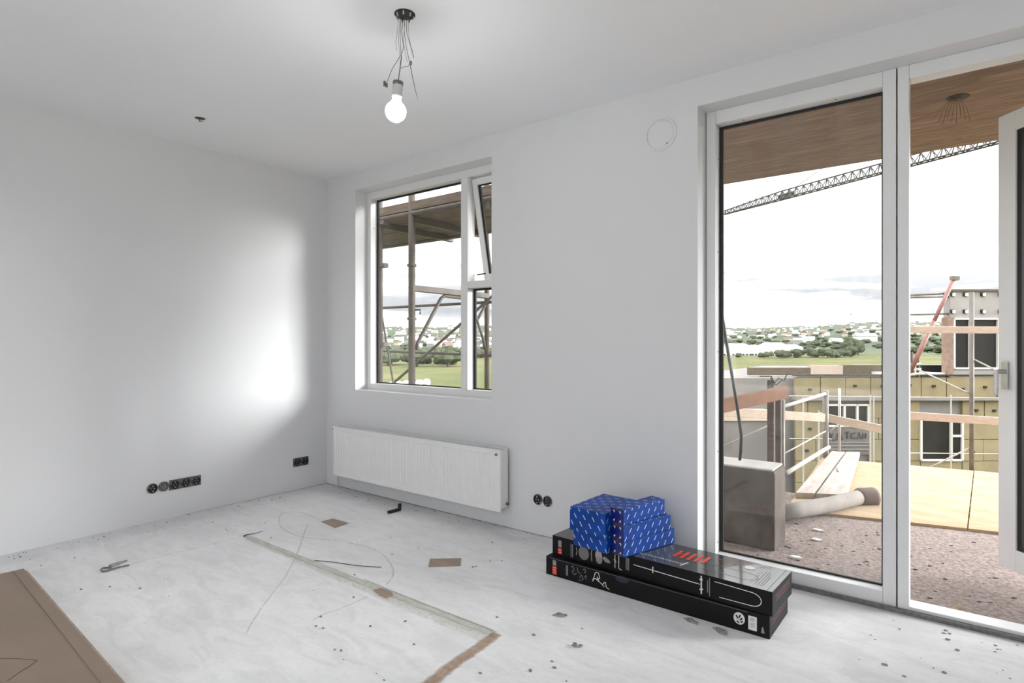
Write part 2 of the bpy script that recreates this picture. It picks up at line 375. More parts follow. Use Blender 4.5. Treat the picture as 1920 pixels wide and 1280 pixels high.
# ------------------------------------------------------------------ radiator
rx0, rx1, ry0, ry1, rz0, rz1 = .245, 1.995, -.115, -.03, .118, .520
rad = thing('radiator', 'low white panel radiator on the wall under the left window', 'radiator', (rx0, ry1, rz0))
fp = MB(); n = 52; pitch = (rx1 - rx0 - .05) / n
prof = [(rx0, ry0 + .006), (rx0 + .004, ry0)]
for i in range(n):
    x = rx0 + .025 + i * pitch
    prof += [(x, ry0), (x + pitch * .18, ry0 + .005), (x + pitch * .42, ry0 + .005), (x + pitch * .6, ry0)]
prof += [(rx1 - .004, ry0), (rx1, ry0 + .006)]
zs = [rz0 + .008, rz0 + .03, rz0 + .036, rz1 - .036, rz1 - .03, rz1 - .004]
v = []; f = []
for zi, zz in enumerate(zs):
    for (x, y) in prof: v.append((x, y if zi in (2, 3) or y < ry0 + .001 or x < rx0 + .002 or x > rx1 - .002 else ry0, zz))
m_ = len(prof)
for zi in range(len(zs) - 1):
    for i in range(m_ - 1): f.append((zi * m_ + i, zi * m_ + i + 1, (zi + 1) * m_ + i + 1, (zi + 1) * m_ + i))
fp.add(v, f); fp.bx(rx0 + .002, rx1 - .002, ry0 + .0065, ry0 + .014, rz0 + .004, rz1 - .008)
fp.build('front_panel', M_RAD, rad)
MB().bx(rx0 + .01, rx1 - .01, ry1 - .012, ry1, rz0 + .01, rz1 - .01).build('back_panel', M_RAD, rad)
MB().bx(rx1 - .003, rx1 + .002, ry0 + .006, ry1 - .006, rz0 + .03, rz1 - .002).build('side_panel', M_RAD, rad, bevel=.001)
MB().bx(rx0 - .002, rx0 + .003, ry0 + .006, ry1 - .006, rz0 + .03, rz1 - .002).build('side_panel', M_RAD, rad, bevel=.001)
g = MB().bx(rx0, rx1, ry0 + .001, ry0 + .010, rz1 - .006, rz1 + .002).bx(rx0, rx1, ry1 - .009, ry1, rz1 - .006, rz1 + .002)
for i in range(60):
    x = rx0 + .01 + i * (rx1 - rx0 - .02) / 59; g.bx(x - .004, x + .004, ry0 + .010, ry1 - .009, rz1 - .005, rz1 - .001)
g.build('grille', M_RAD, rad)
cf = MB()
for i in range(58):
    x = rx0 + .03 + i * (rx1 - rx0 - .06) / 57; cf.bx(x - .001, x + .001, ry0 + .02, ry1 - .018, rz0 + .02, rz1 - .02)
cf.build('fins', M_RAD, rad)
for xx, zz in ((rx1 - .03, rz1 - .03), ):
    MB().tube([(xx, ry0 + .004, zz), (xx, ry0 - .006, zz)], .010, 14).build('plug', M_STEEL, rad); MB().tube([(xx, ry0 - .006, zz), (xx, ry0 - .008, zz)], .005, 10).build('plug', M_BLACK, rad)
MB().tube([(rx1 - .02, ry1 - .02, rz0 + .05), (rx1 + .016, ry1 - .02, rz0 + .05)], .010, 12).build('plug', M_SOCKET, rad)
MB().tube([(rx0 + .0, -.07, rz1 - .025), (rx0 - .05, -.07, rz1 - .025)], [.012, .018], 16).tube([(rx0 - .05, -.07, rz1 - .025), (rx0 - .055, -.07, rz1 - .025)], .012, 16).build('valve', M_FRAME, rad, smooth=False)
MB().tube([(rx0 - .026, -.09, rz1 - .025), (rx0 - .026, -.1, rz1 - .025)], .007, 10).build('valve', M_STEEL, rad)
MB().tube([(rx0 + .0, -.07, rz0 + .03), (rx0 - .025, -.07, rz0 + .03)], .012, 12).build('valve', M_BLACK, rad)
MB().tube([(rx0 - .015, -.07, rz0 + .03), (rx0 - .03, -.05, rz0 - .02), (rx0 - .03, -.05, .0)], .008, 10).build('pipe', M_FRAME, rad, smooth=True)
for xx in (rx0 + .25, rx1 - .25):
    MB().bx(xx - .015, xx + .015, ry1 - .002, 0, rz0 + .04, rz1 - .05).build('bracket', M_FRAME, rad)

# ------------------------------------------------------------------ sockets (each insert a thing)
def socket(square, hollow):
    "local frame: wall plane xz, facing -y"
    t_ = thing('wall_socket', 'x', 'socket')
    MX = Matrix.Rotation(R_(90), 4, 'X')
    if square:
        MB().bx(-.035, .035, -.004, 0, -.035, .035).build('plate', M_SOCKET, t_, bevel=.001, local=True)
    else:
        MB().lathe([(.030, .0), (.034, .0), (.034, .004), (.030, .004)], 24, MX, True).build('plate', M_SOCKET, t_, local=True)
    MB().lathe([(0, .002), (.027, .002), (.029, .010), (.024, .010), (.021, .0045), (0, .0045)], 24, MX).build('cup', M_SOCKET if hollow else M_BLACK, t_, local=True)
    for sx in (-.0095, .0095): MB().tube([(sx, -.004, 0), (sx, -.009, 0)], .0032, 8).build('pin', M_STEEL, t_, local=True)
    for sx, sz in ((-.026, .012), (.026, -.012)): MB().tube([(sx, -.003, sz), (sx, -.012, sz)], .004, 8).build('screw', M_STEEL, t_, local=True)
    for z0_ in (.014, -.022): MB().bx(-.004, .004, -.013, -.005, z0_, z0_ + .008).build('clip', M_STEEL, t_, local=True)
    return t_
kinds = {(sq, ho): None for sq in (0, 1) for ho in (0, 1)}
def put_socket(x, y, z, rz, sq, ho, label, group):
    k = (sq, ho)
    if kinds[k] is None: kinds[k] = socket(sq, ho); o = kinds[k]
    else: o = copy_tree(kinds[k])
    o.location = (x, y, z); o.rotation_euler = (0, 0, rz); o['label'] = label; o['group'] = group
LW = R_(90)
row = [(-1.372, 0, 0, 'round grey socket insert at the far left end of the five-gang row'),
       (-1.301, 0, 1, 'round socket insert with bright hollow centre, second from left in the five-gang row'),
       (-1.231, 1, 0, 'square-framed socket insert in the middle of the five-gang row'),
       (-1.160, 1, 0, 'square-framed socket insert, fourth from left in the five-gang row'),
       (-1.089, 1, 0, 'square-framed socket insert at the right end of the five-gang row')]
for y, sq, ho, lab in row: put_socket(.001, y, .225, LW, sq, ho, lab, 'row of five open sockets on the left wall')
put_socket(.001, -.288, .225, LW, 1, 0, 'left one of the two sockets near the room corner', 'pair of open sockets by the corner')
put_socket(.001, -.217, .225, LW, 1, 0, 'right one of the two sockets, nearest the room corner', 'pair of open sockets by the corner')
put_socket(2.210, -.001, .220, 0, 0, 0, 'left one of the two round sockets right of the radiator', 'pair of round sockets beside the radiator')
put_socket(2.283, -.001, .220, 0, 0, 0, 'right one of the two round sockets, nearest the blue boxes', 'pair of round sockets beside the radiator')
# ------------------------------------------------------------------ air valve cover
MX = Matrix.Translation((3.026, 0, 2.346)) @ Matrix.Rotation(R_(90), 4, 'X')
av = thing('vent_cover', 'round white vent cover, almost invisible, high on the wall left of the door', 'vent', (3.026, 0, 2.346))
MB().lathe([(.078, 0), (.092, 0), (.090, .006), (.080, .006)], 48, MX, True).build('rim', M_WALL, av, smooth=False)
MB().lathe([(0, .004), (.070, .0045), (.073, .002), (.078, .001)], 48, MX).build('plate', M_WALL, av)
MB().tube([(3.063, -.004, 2.290), (3.063, -.007, 2.290)], .004, 8).build('screw', M_SOCKET, av)
# ------------------------------------------------------------------ ceiling spot hole
sp = thing('ceiling_outlet', 'small dark round outlet box in the ceiling above the left wall', 'ceiling outlet', (.583, -1.326, RH))
MZ = Matrix.Translation((.583, -1.326, RH))
MB().lathe([(.030, 0), (.042, 0), (.041, -.004), (.031, -.004)], 28, MZ, True).build('rim', M_WHITE, sp)
MB().lathe([(0, -.0015), (.031, -.0015), (.031, -.0005), (0, -.0005)], 28, MZ).build('box', M_BLACK, sp)
MB().tube([(.575, -1.326, RH - .002), (.575, -1.326, RH - .02), (.60, -1.32, RH - .022)], .003, 6).build('wire', M_SOCKET, sp)
# ------------------------------------------------------------------ hanging bulb
LP = Vector((2.457, -1.342, RH)); DL = (LP - CAM).dot(FW)
lamp = thing('hanging_bulb', 'lit bare bulb hanging from loose wires under the ceiling', 'lamp', LP)
MLp = Matrix.Translation(LP)
MB().lathe([(0, -.003), (.036, -.004), (.044, -.002), (.044, 0)], 28, MLp).build('outlet_box', M_BLACK, lamp)
bl = MB()
for k in range(7):
    a = k * .9; bl.tube([LP + Vector((.035 * math.cos(a), .035 * math.sin(a), -.003)), LP + Vector((.033 * math.cos(a), .033 * math.sin(a), -.018))], .004, 6)
bl.build('terminals', M_STEEL, lamp)['kind'] = 'stuff'
M_WIRE = mat('pale_grey_wire', (.50, .50, .50), .4, var=.3, vscale=50); M_WIRED = mat('dark_grey_wire', (.10, .10, .10), .4, var=.3, vscale=50)
def wp(px, py, dd=0): return W(px, py, DL + dd)
wires = [([(748, 32), (745, 60), (742, 80), (744, 95)], 0, .0011, 0), ([(752, 34), (750, 70), (752, 100), (753, 108)], .01, .0011, 1),
         ([(756, 34), (753, 60), (757, 90), (752, 103), (746, 112), (736, 128), (730, 142), (725, 156)], -.01, .0013, 1),
         ([(758, 34), (758, 60), (762, 90), (766, 108), (768, 116)], .0, .0011, 1), ([(762, 34), (763, 62), (768, 80), (774, 98), (776, 108)], .01, .0011, 1),
         ([(765, 34), (766, 62), (771, 90), (769, 84), (775, 110)], -.015, .0010, 0), ([(753, 106), (750, 128), (748, 142), (746, 158)], .0, .0020, 2),
         ([(752, 128), (759, 125), (766, 124), (768, 118)], .0, .0010, 1), ([(769, 122), (773, 142), (778, 165), (783, 188)], .0, .0014, 2),
         ([(750, 34), (747, 75), (750, 110), (751, 130)], .012, .0010, 0), ([(760, 34), (756, 75), (760, 100), (764, 116)], -.012, .0010, 0)]
for pts, dd, r, dark in wires:
    P = [wp(x, y, dd) for x, y in pts]
    if dark == 2: m = M_WIRED
    else: m = M_WIRED if dark else M_WIRE
    MB().tube(P, r, 6).build('wire', m, lamp, smooth=True)
for (px, py), (w_, h_) in (((770, 118), (.008, .016)), ((721, 157), (.009, .022)), ((725, 160), (.006, .018))):
    c = wp(px, py); MB().bx(c.x - w_ / 2, c.x + w_ / 2, c.y - .004, c.y + .004, c.z - h_ / 2, c.z + h_ / 2).build('connector', M_SOCKET, lamp, bevel=.001)
bc = wp(742, 209); top = wp(746, 160); ax = (top - bc).normalized()
q = Vector((0, 0, 1)).rotation_difference(ax).to_matrix().to_4x4(); MBu = Matrix.Translation(bc) @ q
MB().lathe([(.0, .130), (.012, .130), (.022, .126), (.0225, .112), (.0215, .110)], 24, MBu).build('socket_cap', M_SOCKET, lamp, smooth=True)
MB().lathe([(.0215, .110), (.0205, .068), (.0215, .066), (.0215, .061), (.018, .060)], 24, MBu).build('socket', mat('pale_socket', (.55, .55, .55), .5, var=.1), lamp, smooth=True)
m = bpy.data.materials.new('lit_bulb'); m.use_nodes = True; b = m.node_tree.nodes['Principled BSDF']
b.inputs['Emission Color'].default_value = (1, .995, .98, 1); b.inputs['Emission Strength'].default_value = 20.0
pr = []
for k in range(13):
    a = math.pi * k / 12 * .82; pr.append((.044 * math.sin(a), -.044 * math.cos(a)))
pr += [(.020, .046), (.0165, .056), (.016, .064)]
MB().lathe(pr, 28, MBu).build('bulb', m, lamp, smooth=True)
light('bulb_light', 'POINT', bc - Vector((0, 0, .075)), energy=BULB_W, shadow_soft_size=.03)
# invented bulb behind the camera, added to brighten the room
l2 = Vector((4.6, -4.9, 2.30))
b2 = thing('hanging_bulb', 'added fill bulb on a wire behind the viewer, out of view', 'lamp', (4.6, -4.9, RH))
MB().tube([(4.6, -4.9, RH), (4.6, -4.9, 2.42)], .003, 6).build('wire', M_WIRE, b2)
MB().lathe([(0, .12), (.022, .12), (.022, .06), (.018, .058)], 20, Matrix.Translation(l2)).build('socket', M_SOCKET, b2, smooth=True)
MB().lathe(pr, 20, Matrix.Translation(l2)).build('bulb', m, b2, smooth=True)
light('fill_bulb_light', 'POINT', l2 - Vector((0, 0, .085)), energy=FILL_BULB_W, shadow_soft_size=.08)

# ------------------------------------------------------------------ long black cartons
def carton(name, label, corner, ang_deg, Lx, Wy, z0, Hh, topm, rise=None):
    c = thing(name, label, 'box', (corner[0], corner[1], z0), R_(ang_deg), group='long black cartons lying by the door')
    MB().bx(0, Lx, 0, Wy, 0, Hh).build('carton', M_BLACKBOX, c, bevel=.0015, local=True)
    return c
b1 = carton('long_carton', 'lower black carton flat on the floor, round badge and white sticker at its right end', (2.603, -.491), -.6, 1.106, .300, 0, .094, None)
b2_ = carton('long_carton', 'upper black carton with red lettering on its lid, carrying the blue boxes', (2.617, -.452), -2.5, 1.103, .285, .0945, .100, None)
MB().bx(.001, 1.102, .001, .284, .100, .1006).build('lid', M_BLACKTOP, b2_, local=True)
E_ = .0006
class Face:
    "flat print laid on a carton face; u to the right, v up, seen from outside"
    def __init__(s, par, kind, Lx, Wy, Hh): s.p = par; s.k = kind; s.L = Lx; s.W = Wy; s.H = Hh
    def pt(s, u, v, d=E_):
        if s.k == 'front': return (u, -d, v)
        if s.k == 'top': return (u, v, s.H + d)
        if s.k == 'end': return (s.L + d, u, v)
    def poly(s, pts, m, name='print', d=E_):
        me = MB(); n = len(pts); me.add([s.pt(u, v, d) for u, v in pts] , [tuple(range(n))]); return me.build(name, m, s.p, local=True)
    def line(s, pts, wd, m, name='print', d=E_):
        mb = MB()
        for (a, b), (c, e) in zip(pts[:-1], pts[1:]):
            dx, dy = c - a, e - b; l = math.hypot(dx, dy) or 1; nx, ny = -dy / l * wd / 2, dx / l * wd / 2
            mb.add([s.pt(a + nx, b + ny, d), s.pt(a - nx, b - ny, d), s.pt(c - nx, e - ny, d), s.pt(c + nx, e + ny, d)], [(0, 1, 2, 3)])
        return mb.build(name, m, s.p, local=True)
    def lines(s, segs, wd, m, name='print', d=E_):
        mb = MB()
        for pts in segs:
            for (a, b), (c, e) in zip(pts[:-1], pts[1:]):
                dx, dy = c - a, e - b; l = math.hypot(dx, dy) or 1; nx, ny = -dy / l * wd / 2, dx / l * wd / 2
                mb.add([s.pt(a + nx, b + ny, d), s.pt(a - nx, b - ny, d), s.pt(c - nx, e - ny, d), s.pt(c + nx, e + ny, d)], [(0, 1, 2, 3)])
        o = mb.build(name, m, s.p, local=True); o['kind'] = 'stuff'; return o
    def rect(s, u0, u1, v0, v1, m, name='print', d=E_): return s.poly([(u0, v0), (u1, v0), (u1, v1), (u0, v1)], m, name, d)
    def disc(s, u, v, ru, rv, m, name='print', d=E_): return s.poly([(u + ru * math.cos(k * .3927), v + rv * math.sin(k * .3927)) for k in range(16)], m, name, d)
f1 = Face(b1, 'front', 1.106, .300, .094); f1e = Face(b1, 'end', 1.106, .300, .094)
f1.rect(.040, .066, .008, .052, M_REDINK, 'logo'); f1.rect(.042, .064, .056, .082, M_GREYINK, 'logo')
f1.lines([[(.045, .02), (.061, .02)], [(.045, .032), (.061, .032)], [(.045, .044), (.061, .044)], [(.046, .063), (.06, .063)]], .0022, M_WHITEINK, 'print', .0011)
f1.lines([[(.126, .022), (.126, .074)], [(.133, .022), (.133, .074)]], .004, M_GREYINK)
f1.lines([[(.155, .07), (.165, .08), (.172, .06), (.16, .05), (.175, .035), (.186, .05)], [(.19, .078), (.196, .056), (.21, .05)], [(.205, .03), (.215, .045), (.226, .03), (.214, .018)],
          [(.225, .075), (.236, .08), (.24, .066), (.23, .06)], [(.2, .02), (.208, .012)], [(.232, .04), (.243, .05), (.24, .03)]], .0026, M_GREYINK)
f1.lines([[(.28, .03), (.295, .078), (.312, .08), (.32, .055), (.30, .045), (.33, .03), (.345, .02)], [(.278, .04), (.30, .05)], [(.335, .03), (.35, .045), (.356, .02), (.372, .014)], [(.305, .06), (.316, .038)]], .0036, M_WHITEINK)
f1.disc(.44, .079, .035, .015, mat('faint_violet_print', (.022, .018, .035), .4, var=.1), 'print')
f1.lines([[(.02, .089), (1.02, .088)]], .0012, M_GREYINK)
f1.disc(.985, .052, .0235, .0255, M_WHITEINK, 'badge')
f1.lines([[(.972, .064), (.98, .05)], [(.99, .068), (.984, .055)], [(.998, .056), (.988, .046)], [(.975, .04), (.985, .034)], [(.992, .038), (1.0, .044)]], .006, M_BLACKBOX, 'badge', .0012)
f1.rect(1.022, 1.056, .018, .076, M_WHITEINK, 'sticker')
f1.lines([[(1.029, .068), (1.048, .068)], [(1.029, .063), (1.048, .063)], [(1.029, .058), (1.046, .058)], [(1.031, .047), (1.049, .047)], [(1.031, .042), (1.049, .042)], [(1.031, .034), (1.049, .034)]], .0026, M_GREYINK, 'sticker', .0012)
f1.poly([(1.073, .018), (1.087, .018), (1.082, .04), (1.079, .046), (1.075, .036)], M_GREYINK)
f1e.lines([[(.03, .05), (.27, .052)]], .0016, M_REDINK); f1e.lines([[(.03, .066), (.27, .068)], [(.02, .0875), (.285, .0875)]], .0016, M_GREYINK)
f2 = Face(b2_, 'front', 1.103, .285, .100); f2t = Face(b2_, 'top', 1.103, .285, .101); f2e = Face(b2_, 'end', 1.103, .285, .100)
f2.rect(.036, .060, .012, .042, M_REDINK, 'logo'); f2.lines([[(.040, .02), (.056, .02)], [(.040, .032), (.056, .032)]], .002, M_WHITEINK, 'logo', .0011); f2.rect(.038, .058, .047, .082, M_GREYINK, 'logo')
f2.lines([[(.118, .012), (.118, .08)], [(.128, .012), (.128, .08)]], .004, M_GREYINK); f2.line([(.150, .07), (.154, .05), (.150, .03)], .004, M_GREYINK)
f2.disc(.195, .05, .031, .035, mat('warm_grey_print', (.17, .16, .15), .45, var=.1), 'print')
f2.line([(.243, .02), (.240, .06), (.246, .085)], .005, M_GREYINK)
f2.disc(.283, .058, .020, .026, mat('skin_tone_print', (.42, .33, .27), .5, var=.1), 'print', .0008); f2.disc(.286, .036, .018, .018, M_GREYINK, 'print', .0012)
f2.poly([(.300, .05), (.318, .062), (.345, .048), (.350, .036), (.325, .034)], M_GREYINK)
f2.lines([[(.375, .02), (.375, .085)], [(.369, .06), (.382, .05)]], .0035, M_WHITEINK); f2.lines([[(.396, .086), (.396, .022), (.412, .018)]], .0035, M_WHITEINK)
f2.lines([[(.436, .026), (.436, .084)], [(.443, .026), (.443, .084)], [(.450, .026), (.450, .084)]], .0035, M_GREYINK)
f2.line([(.475, .060), (.80, .053)], .0034, M_WHITEINK); f2.line([(.575, .045), (.575, .075)], .005, M_WHITEINK)
f2.lines([[(.806, .012), (.806, .092)], [(.798, .03), (.814, .034)], [(.798, .074), (.812, .076)]], .006, M_WHITEINK); f2.lines([[(.843, .012), (.843, .092)], [(.834, .026), (.834, .08)]], .0035, M_GREYINK)
arc = [(1.02 + .040 * math.cos(a), .050 + .028 * math.sin(a)) for a in [math.pi / 2 - k * math.pi / 12 for k in range(13)]]
f2.line([(.865, .082)] + arc + [(.885, .020)], .0030, M_WHITEINK)
f2e.lines([[(.05, .062), (.25, .064)]], .0018, M_REDINK); f2e.lines([[(.04, .074), (.26, .076)], [(.04, .05), (.26, .05)]], .0014, M_GREYINK)
# lid: five slanted red letters, ruler line, badge, title block
for k in range(5):
    u = .615 + k * .034
    f2t.poly([(u, .115), (u + .017, .115), (u + .019, .215), (u + .002, .215)], M_REDINK, 'letter')
    if k == 0: f2t.poly([(u + .017, .155), (u + .034, .165), (u + .034, .18), (u + .017, .172)], M_REDINK, 'letter')
f2t.line([(.40, .052), (.700, .052)], .003, M_WHITEINK)
f2t.lines([[(.41 + k * .0125, .052), (.41 + k * .0125, .066)] for k in range(23)], .0025, M_WHITEINK)
f2t.poly([(.690, .030), (.700, .030), (.716, .085), (.704, .085)], M_WHITEINK); f2t.lines([[(.672, .04), (.722, .045)], [(.70, .06), (.735, .055)], [(.685, .07), (.715, .075)]], .003, M_GREYINK)
f2t.disc(.948, .205, .023, .022, M_WHITEINK, 'badge'); f2t.lines([[(.80, .215), (.822, .215)], [(.835, .21), (.85, .21)], [(.872, .208), (.888, .208)]], .004, M_GREYINK)
arc = [(.965 + .05 * math.cos(a), .100 + .040 * math.sin(a)) for a in [math.pi / 2 - k * math.pi / 12 for k in range(13)]]
f2t.line([(.76, .140)] + arc + [(.78, .060)], .0026, mat('faint_lid_print', (.12, .12, .14), .3, var=.1))
f2t.lines([[(1.020, .035), (1.020, .215)], [(1.032, .035), (1.032, .21)], [(1.043, .035), (1.043, .19)], [(1.052, .035), (1.052, .16)]], .0018, M_GREYINK)
segs = []
for k in range(10):
    v0 = .045 + k * .0165; segs += [[(1.006, v0), (1.006, v0 + .010), (.994, v0 + .010), (.994, v0), (1.006, v0)]]
f2t.lines(segs, .0022, M_WHITEINK, 'lettering')
f2t.lines([[(1.080, .004), (1.080, .281)]], .002, M_GREYINK)

# ------------------------------------------------------------------ blue boxes
def blue_mat():
    m = bpy.data.materials.new('blue_dashed_carton'); m.use_nodes = True; t = NT(m.node_tree); b = t.n['Principled BSDF']
    uv = t.new('ShaderNodeUVMap'); uv.uv_map = 'UVMap'
    sp = t.new('ShaderNodeSeparateXYZ'); t.l.new(uv.outputs[0], sp.inputs[0])
    u, v = sp.outputs[0], sp.outputs[1]
    row = t.math('FLOOR', t.math('DIVIDE', v, .036))
    uu = t.math('ADD', t.math('DIVIDE', u, .052), t.math('MULTIPLY', row, .37))
    fu = t.math('SUBTRACT', t.math('FRACT', uu), .5); fv = t.math('SUBTRACT', t.math('FRACT', t.math('DIVIDE', v, .036)), .5)
    a = t.math('ADD', t.math('MULTIPLY', fu, .052), 0); c = t.math('MULTIPLY', fv, .036)
    al = 1.0   # slant of the dash
    x = t.math('ADD', t.math('MULTIPLY', a, math.cos(al)), t.math('MULTIPLY', c, math.sin(al)))
    y = t.math('SUBTRACT', t.math('MULTIPLY', c, math.cos(al)), t.math('MULTIPLY', a, math.sin(al)))
    d = t.math('MULTIPLY', t.math('LESS_THAN', t.math('ABSOLUTE', x), .0125), t.math('LESS_THAN', t.math('ABSOLUTE', y), .0021))
    p = t.new('ShaderNodeTexCoord').outputs['Object']
    bc_ = t.ramp(t.noise(p, 9, 4), [(.3, srgb(0, 46, 116)), (.7, srgb(2, 68, 156))])
    t.l.new(t.mix(t.math('MULTIPLY', d, .85), bc_, srgb(205, 218, 240)), b.inputs['Base Color']); b.inputs['Roughness'].default_value = .45; b.inputs['Specular IOR Level'].default_value = .25
    return m
M_BLUE = blue_mat(); M_BLUEDARK = mat('plain_dark_blue_end_panel', srgb(6, 26, 112), .35, var=.2)
def blue_box(label, corner, ang, Lx, Wy, z0, Hh, uoff, ends=False):
    c = thing('blue_box', label, 'box', (corner[0], corner[1], z0), R_(ang), group='small blue boxes stacked on the black cartons')
    o = MB().bx(0, Lx, 0, Wy, 0, Hh).build('carton', M_BLUE, c, bevel=.0012, local=True)
    me = o.data; uvl = me.uv_layers.new(name='UVMap')
    for poly in me.polygons:
        nrm = poly.normal
        for li in poly.loop_indices:
            co = me.vertices[me.loops[li].vertex_index].co
            if abs(nrm.y) > .5: uvv = (-co.x if nrm.y < 0 else co.x, co.z)
            elif abs(nrm.x) > .5: uvv = (co.y if nrm.x > 0 else -co.y, co.z)
            else: uvv = (co.y * .8 + co.x * .35, co.x)
            uvl.data[li].uv = (uvv[0] + uoff, uvv[1] + uoff * .7)
    # lid seam and flap edges
    MB().bx(-.0004, Lx + .0004, -.0004, Wy + .0004, Hh - .0015, Hh - .0008).build('lid_edge', M_BLUEDARK, c, local=True)
    if ends:
        MB().bx(.002, Lx - .002, -.0009, 0, .002, Hh - .002).build('end_panel', M_BLUEDARK, c, local=True)
        tr = MB()
        for sx in (.28, .74):
            for sz, s_ in ((.22, 1), (.78, -1)):
                cx_, cz_ = Lx * sx, Hh * sz
                tr.add([(cx_ - .008, -.0016, cz_ - .004 * s_), (cx_ + .004, -.0016, cz_ - .006 * s_), (cx_ + .005, -.0016, cz_ + .007 * s_)], [(0, 1, 2)])
        tr.build('arrow_mark', M_WHITEINK, c, local=True)['kind'] = 'stuff'
        MB().bx(.012, Lx - .012, -.0014, -.0009, Hh - .008, Hh - .002).build('seam', M_BROWNTAPE, c, local=True)
        MB().bx(.012, Lx - .012, -.0014, -.0009, .002, .006).build('seam', M_BROWNTAPE, c, local=True)
    return c
ZT = .1962
blue_box('lower wide blue box, left side of the blue stack, under another wide one', (2.785, -.515), -4.5, .196, .315, ZT, .080, .01)
blue_box('upper wide blue box, on top at the left side of the blue stack', (2.775, -.535), -2.7, .205, .320, ZT + .0805, .115, .021)
for k, (cx_, cy_, an, ln) in enumerate([(3.066, -.523, -18.5, .355), (3.064, -.520, -17.5, .335), (3.060, -.512, -13.5, .318)]):
    a = R_(an); w_ = .082
    corner = (cx_ - w_ * math.cos(a), cy_ - w_ * math.sin(a))
    lab = ['narrow blue box at the bottom of the three on the right, touching the black lid', 'narrow blue box in the middle of the three on the right', 'narrow blue box topmost of the three on the right'][k]
    blue_box(lab, corner, an, w_, ln, ZT + .0735 * k, .0730, .013 * k, True)

# ------------------------------------------------------------------ things on the floor
def flat_piece(name, label, cat, pts, hgt, m, z0=0.0, group=None, edge=None):
    cx_ = sum(p[0] for p in pts) / len(pts); cy_ = sum(p[1] for p in pts) / len(pts)
    o = MB().prism([(x - cx_, y - cy_) for x, y in pts], 0, hgt).build(name, m, bevel=.0006); o.location = (cx_, cy_, z0); tag(o, label, cat, group); return o
flat_piece('cardboard_scrap', 'small diamond-shaped piece of brown card on the floor in front of the radiator', 'cardboard', [(.903, -.681), (.908, -.590), (1.08, -.589), (1.092, -.707)][::-1], .003, M_CARD)
flat_piece('cardboard_scrap', 'oblong strip of brown card on the open floor left of the cartons', 'cardboard', [(2.050, -.804), (1.973, -.716), (2.030, -.668), (2.107, -.604), (2.179, -.687)][::-1], .003, M_CARD)
flat_piece('cardboard_scrap', 'tiny torn piece of card lying on the long grey floor joint', 'cardboard', [(2.052, -1.175), (2.066, -1.143), (2.10, -1.138), (2.150, -1.142), (2.176, -1.160), (2.172, -1.197), (2.12, -1.195)][::-1], .006, M_CARD)
# big cardboard sheet bottom left
cs = thing('cardboard_box', 'large flat brown cardboard box at the bottom left of the floor', 'cardboard', (1.3, -2.6, 0))
zt = .075
c0 = Vector((.584, -2.187)); dx_ = Vector((math.cos(R_(-3.2)), math.sin(R_(-3.2)))); dy_ = Vector((math.cos(R_(-93.2)), math.sin(R_(-93.2))))
def cpt(a, b): p = c0 + dx_ * a + dy_ * b; return (p.x, p.y)
poly = [cpt(0, 0), cpt(1.75, 0), cpt(1.75, 1.1), cpt(-.03, 1.1)]
M_CARDB = mat('dull_brown_card', srgb(150, 132, 118), .8, var=.12, vscale=2, stretch=(1, 3, 1), bump=.05)
MB().prism(poly[::-1], .002, zt).build('carton', M_CARDB, cs, bevel=.004)
MB().prism([cpt(.0, -.012), cpt(1.75, -.012), cpt(1.75, -.0005), cpt(0, -.0005)][::-1], 0.004, zt - .012).build('card_edge', M_CARD_D, cs)
MB().prism([cpt(.01, .004), cpt(1.72, .004), cpt(1.72, .05), cpt(.02, .042)][::-1], zt, zt + .0025).build('flap', M_CARDB, cs)
M_CREASE = mat('card_crease', srgb(112, 90, 76), .9, var=.2)
def floorz(px, py, z):
    d = W(px, py, 1) - CAM; k = (z - EYE) / d.z; return CAM + d * k
cr = MB()
cr.tube([floorz(x, y, zt + .001) for x, y in ((70, 1237), (55, 1249), (38, 1259), (14, 1276))], .0013, 5)
cr.build('crease', M_CREASE, cs)
cr = MB().tube([floorz(x, y, zt + .0005) for x, y in ((-60, 1232), (0, 1234), (30, 1234), (68, 1237))], .0010, 5); cr.build('crease', M_CREASE, cs)
# mortar-filled joint in the floor (long part pale green-grey, short part brown)
def ribbon(name, pts, w0, w1, m, hgt=.0015, jit=.0, parent=fl, z0=0.0, n=40, kind=None):
    P = []
    for i in range(n + 1):
        t_ = i / n * (len(pts) - 1); k = min(int(t_), len(pts) - 2); f_ = t_ - k
        # Catmull-Rom
        p0 = Vector(pts[max(k - 1, 0)]); p1 = Vector(pts[k]); p2 = Vector(pts[k + 1]); p3 = Vector(pts[min(k + 2, len(pts) - 1)])
        P.append(.5 * ((2 * p1) + (p2 - p0) * f_ + (2 * p0 - 5 * p1 + 4 * p2 - p3) * f_ * f_ + (3 * p1 - p0 - 3 * p2 + p3) * f_ ** 3))
    v = []; f = []; ac = []
    for i, p in enumerate(P):
        d = (P[min(i + 1, n)] - P[max(i - 1, 0)]).normalized(); nn = Vector((-d.y, d.x)); w_ = (w0 + (w1 - w0) * i / n) / 2
        end = min(1.0, i / 2, (n - i) / 2)
        for k, sd_ in enumerate((-1, -.5, 0, .5, 1)):
            q_ = p + nn * w_ * sd_ * (1 + random.uniform(-jit, jit) * 20); v.append((q_.x, q_.y, z0 + hgt)); ac.append((0, .8, 1, .8, 0)[k] * end)
        if i < n:
            for k in range(4): o = 5 * i + k; f.append((o, o + 1, o + 6, o + 5) if False else (o + 1, o, o + 5, o + 6))
    o = MB().add(v, f).build(name, m, parent)
    at = o.data.attributes.new('across', 'FLOAT', 'POINT')
    for k, a_ in enumerate(ac): at.data[k].value = a_
    return o
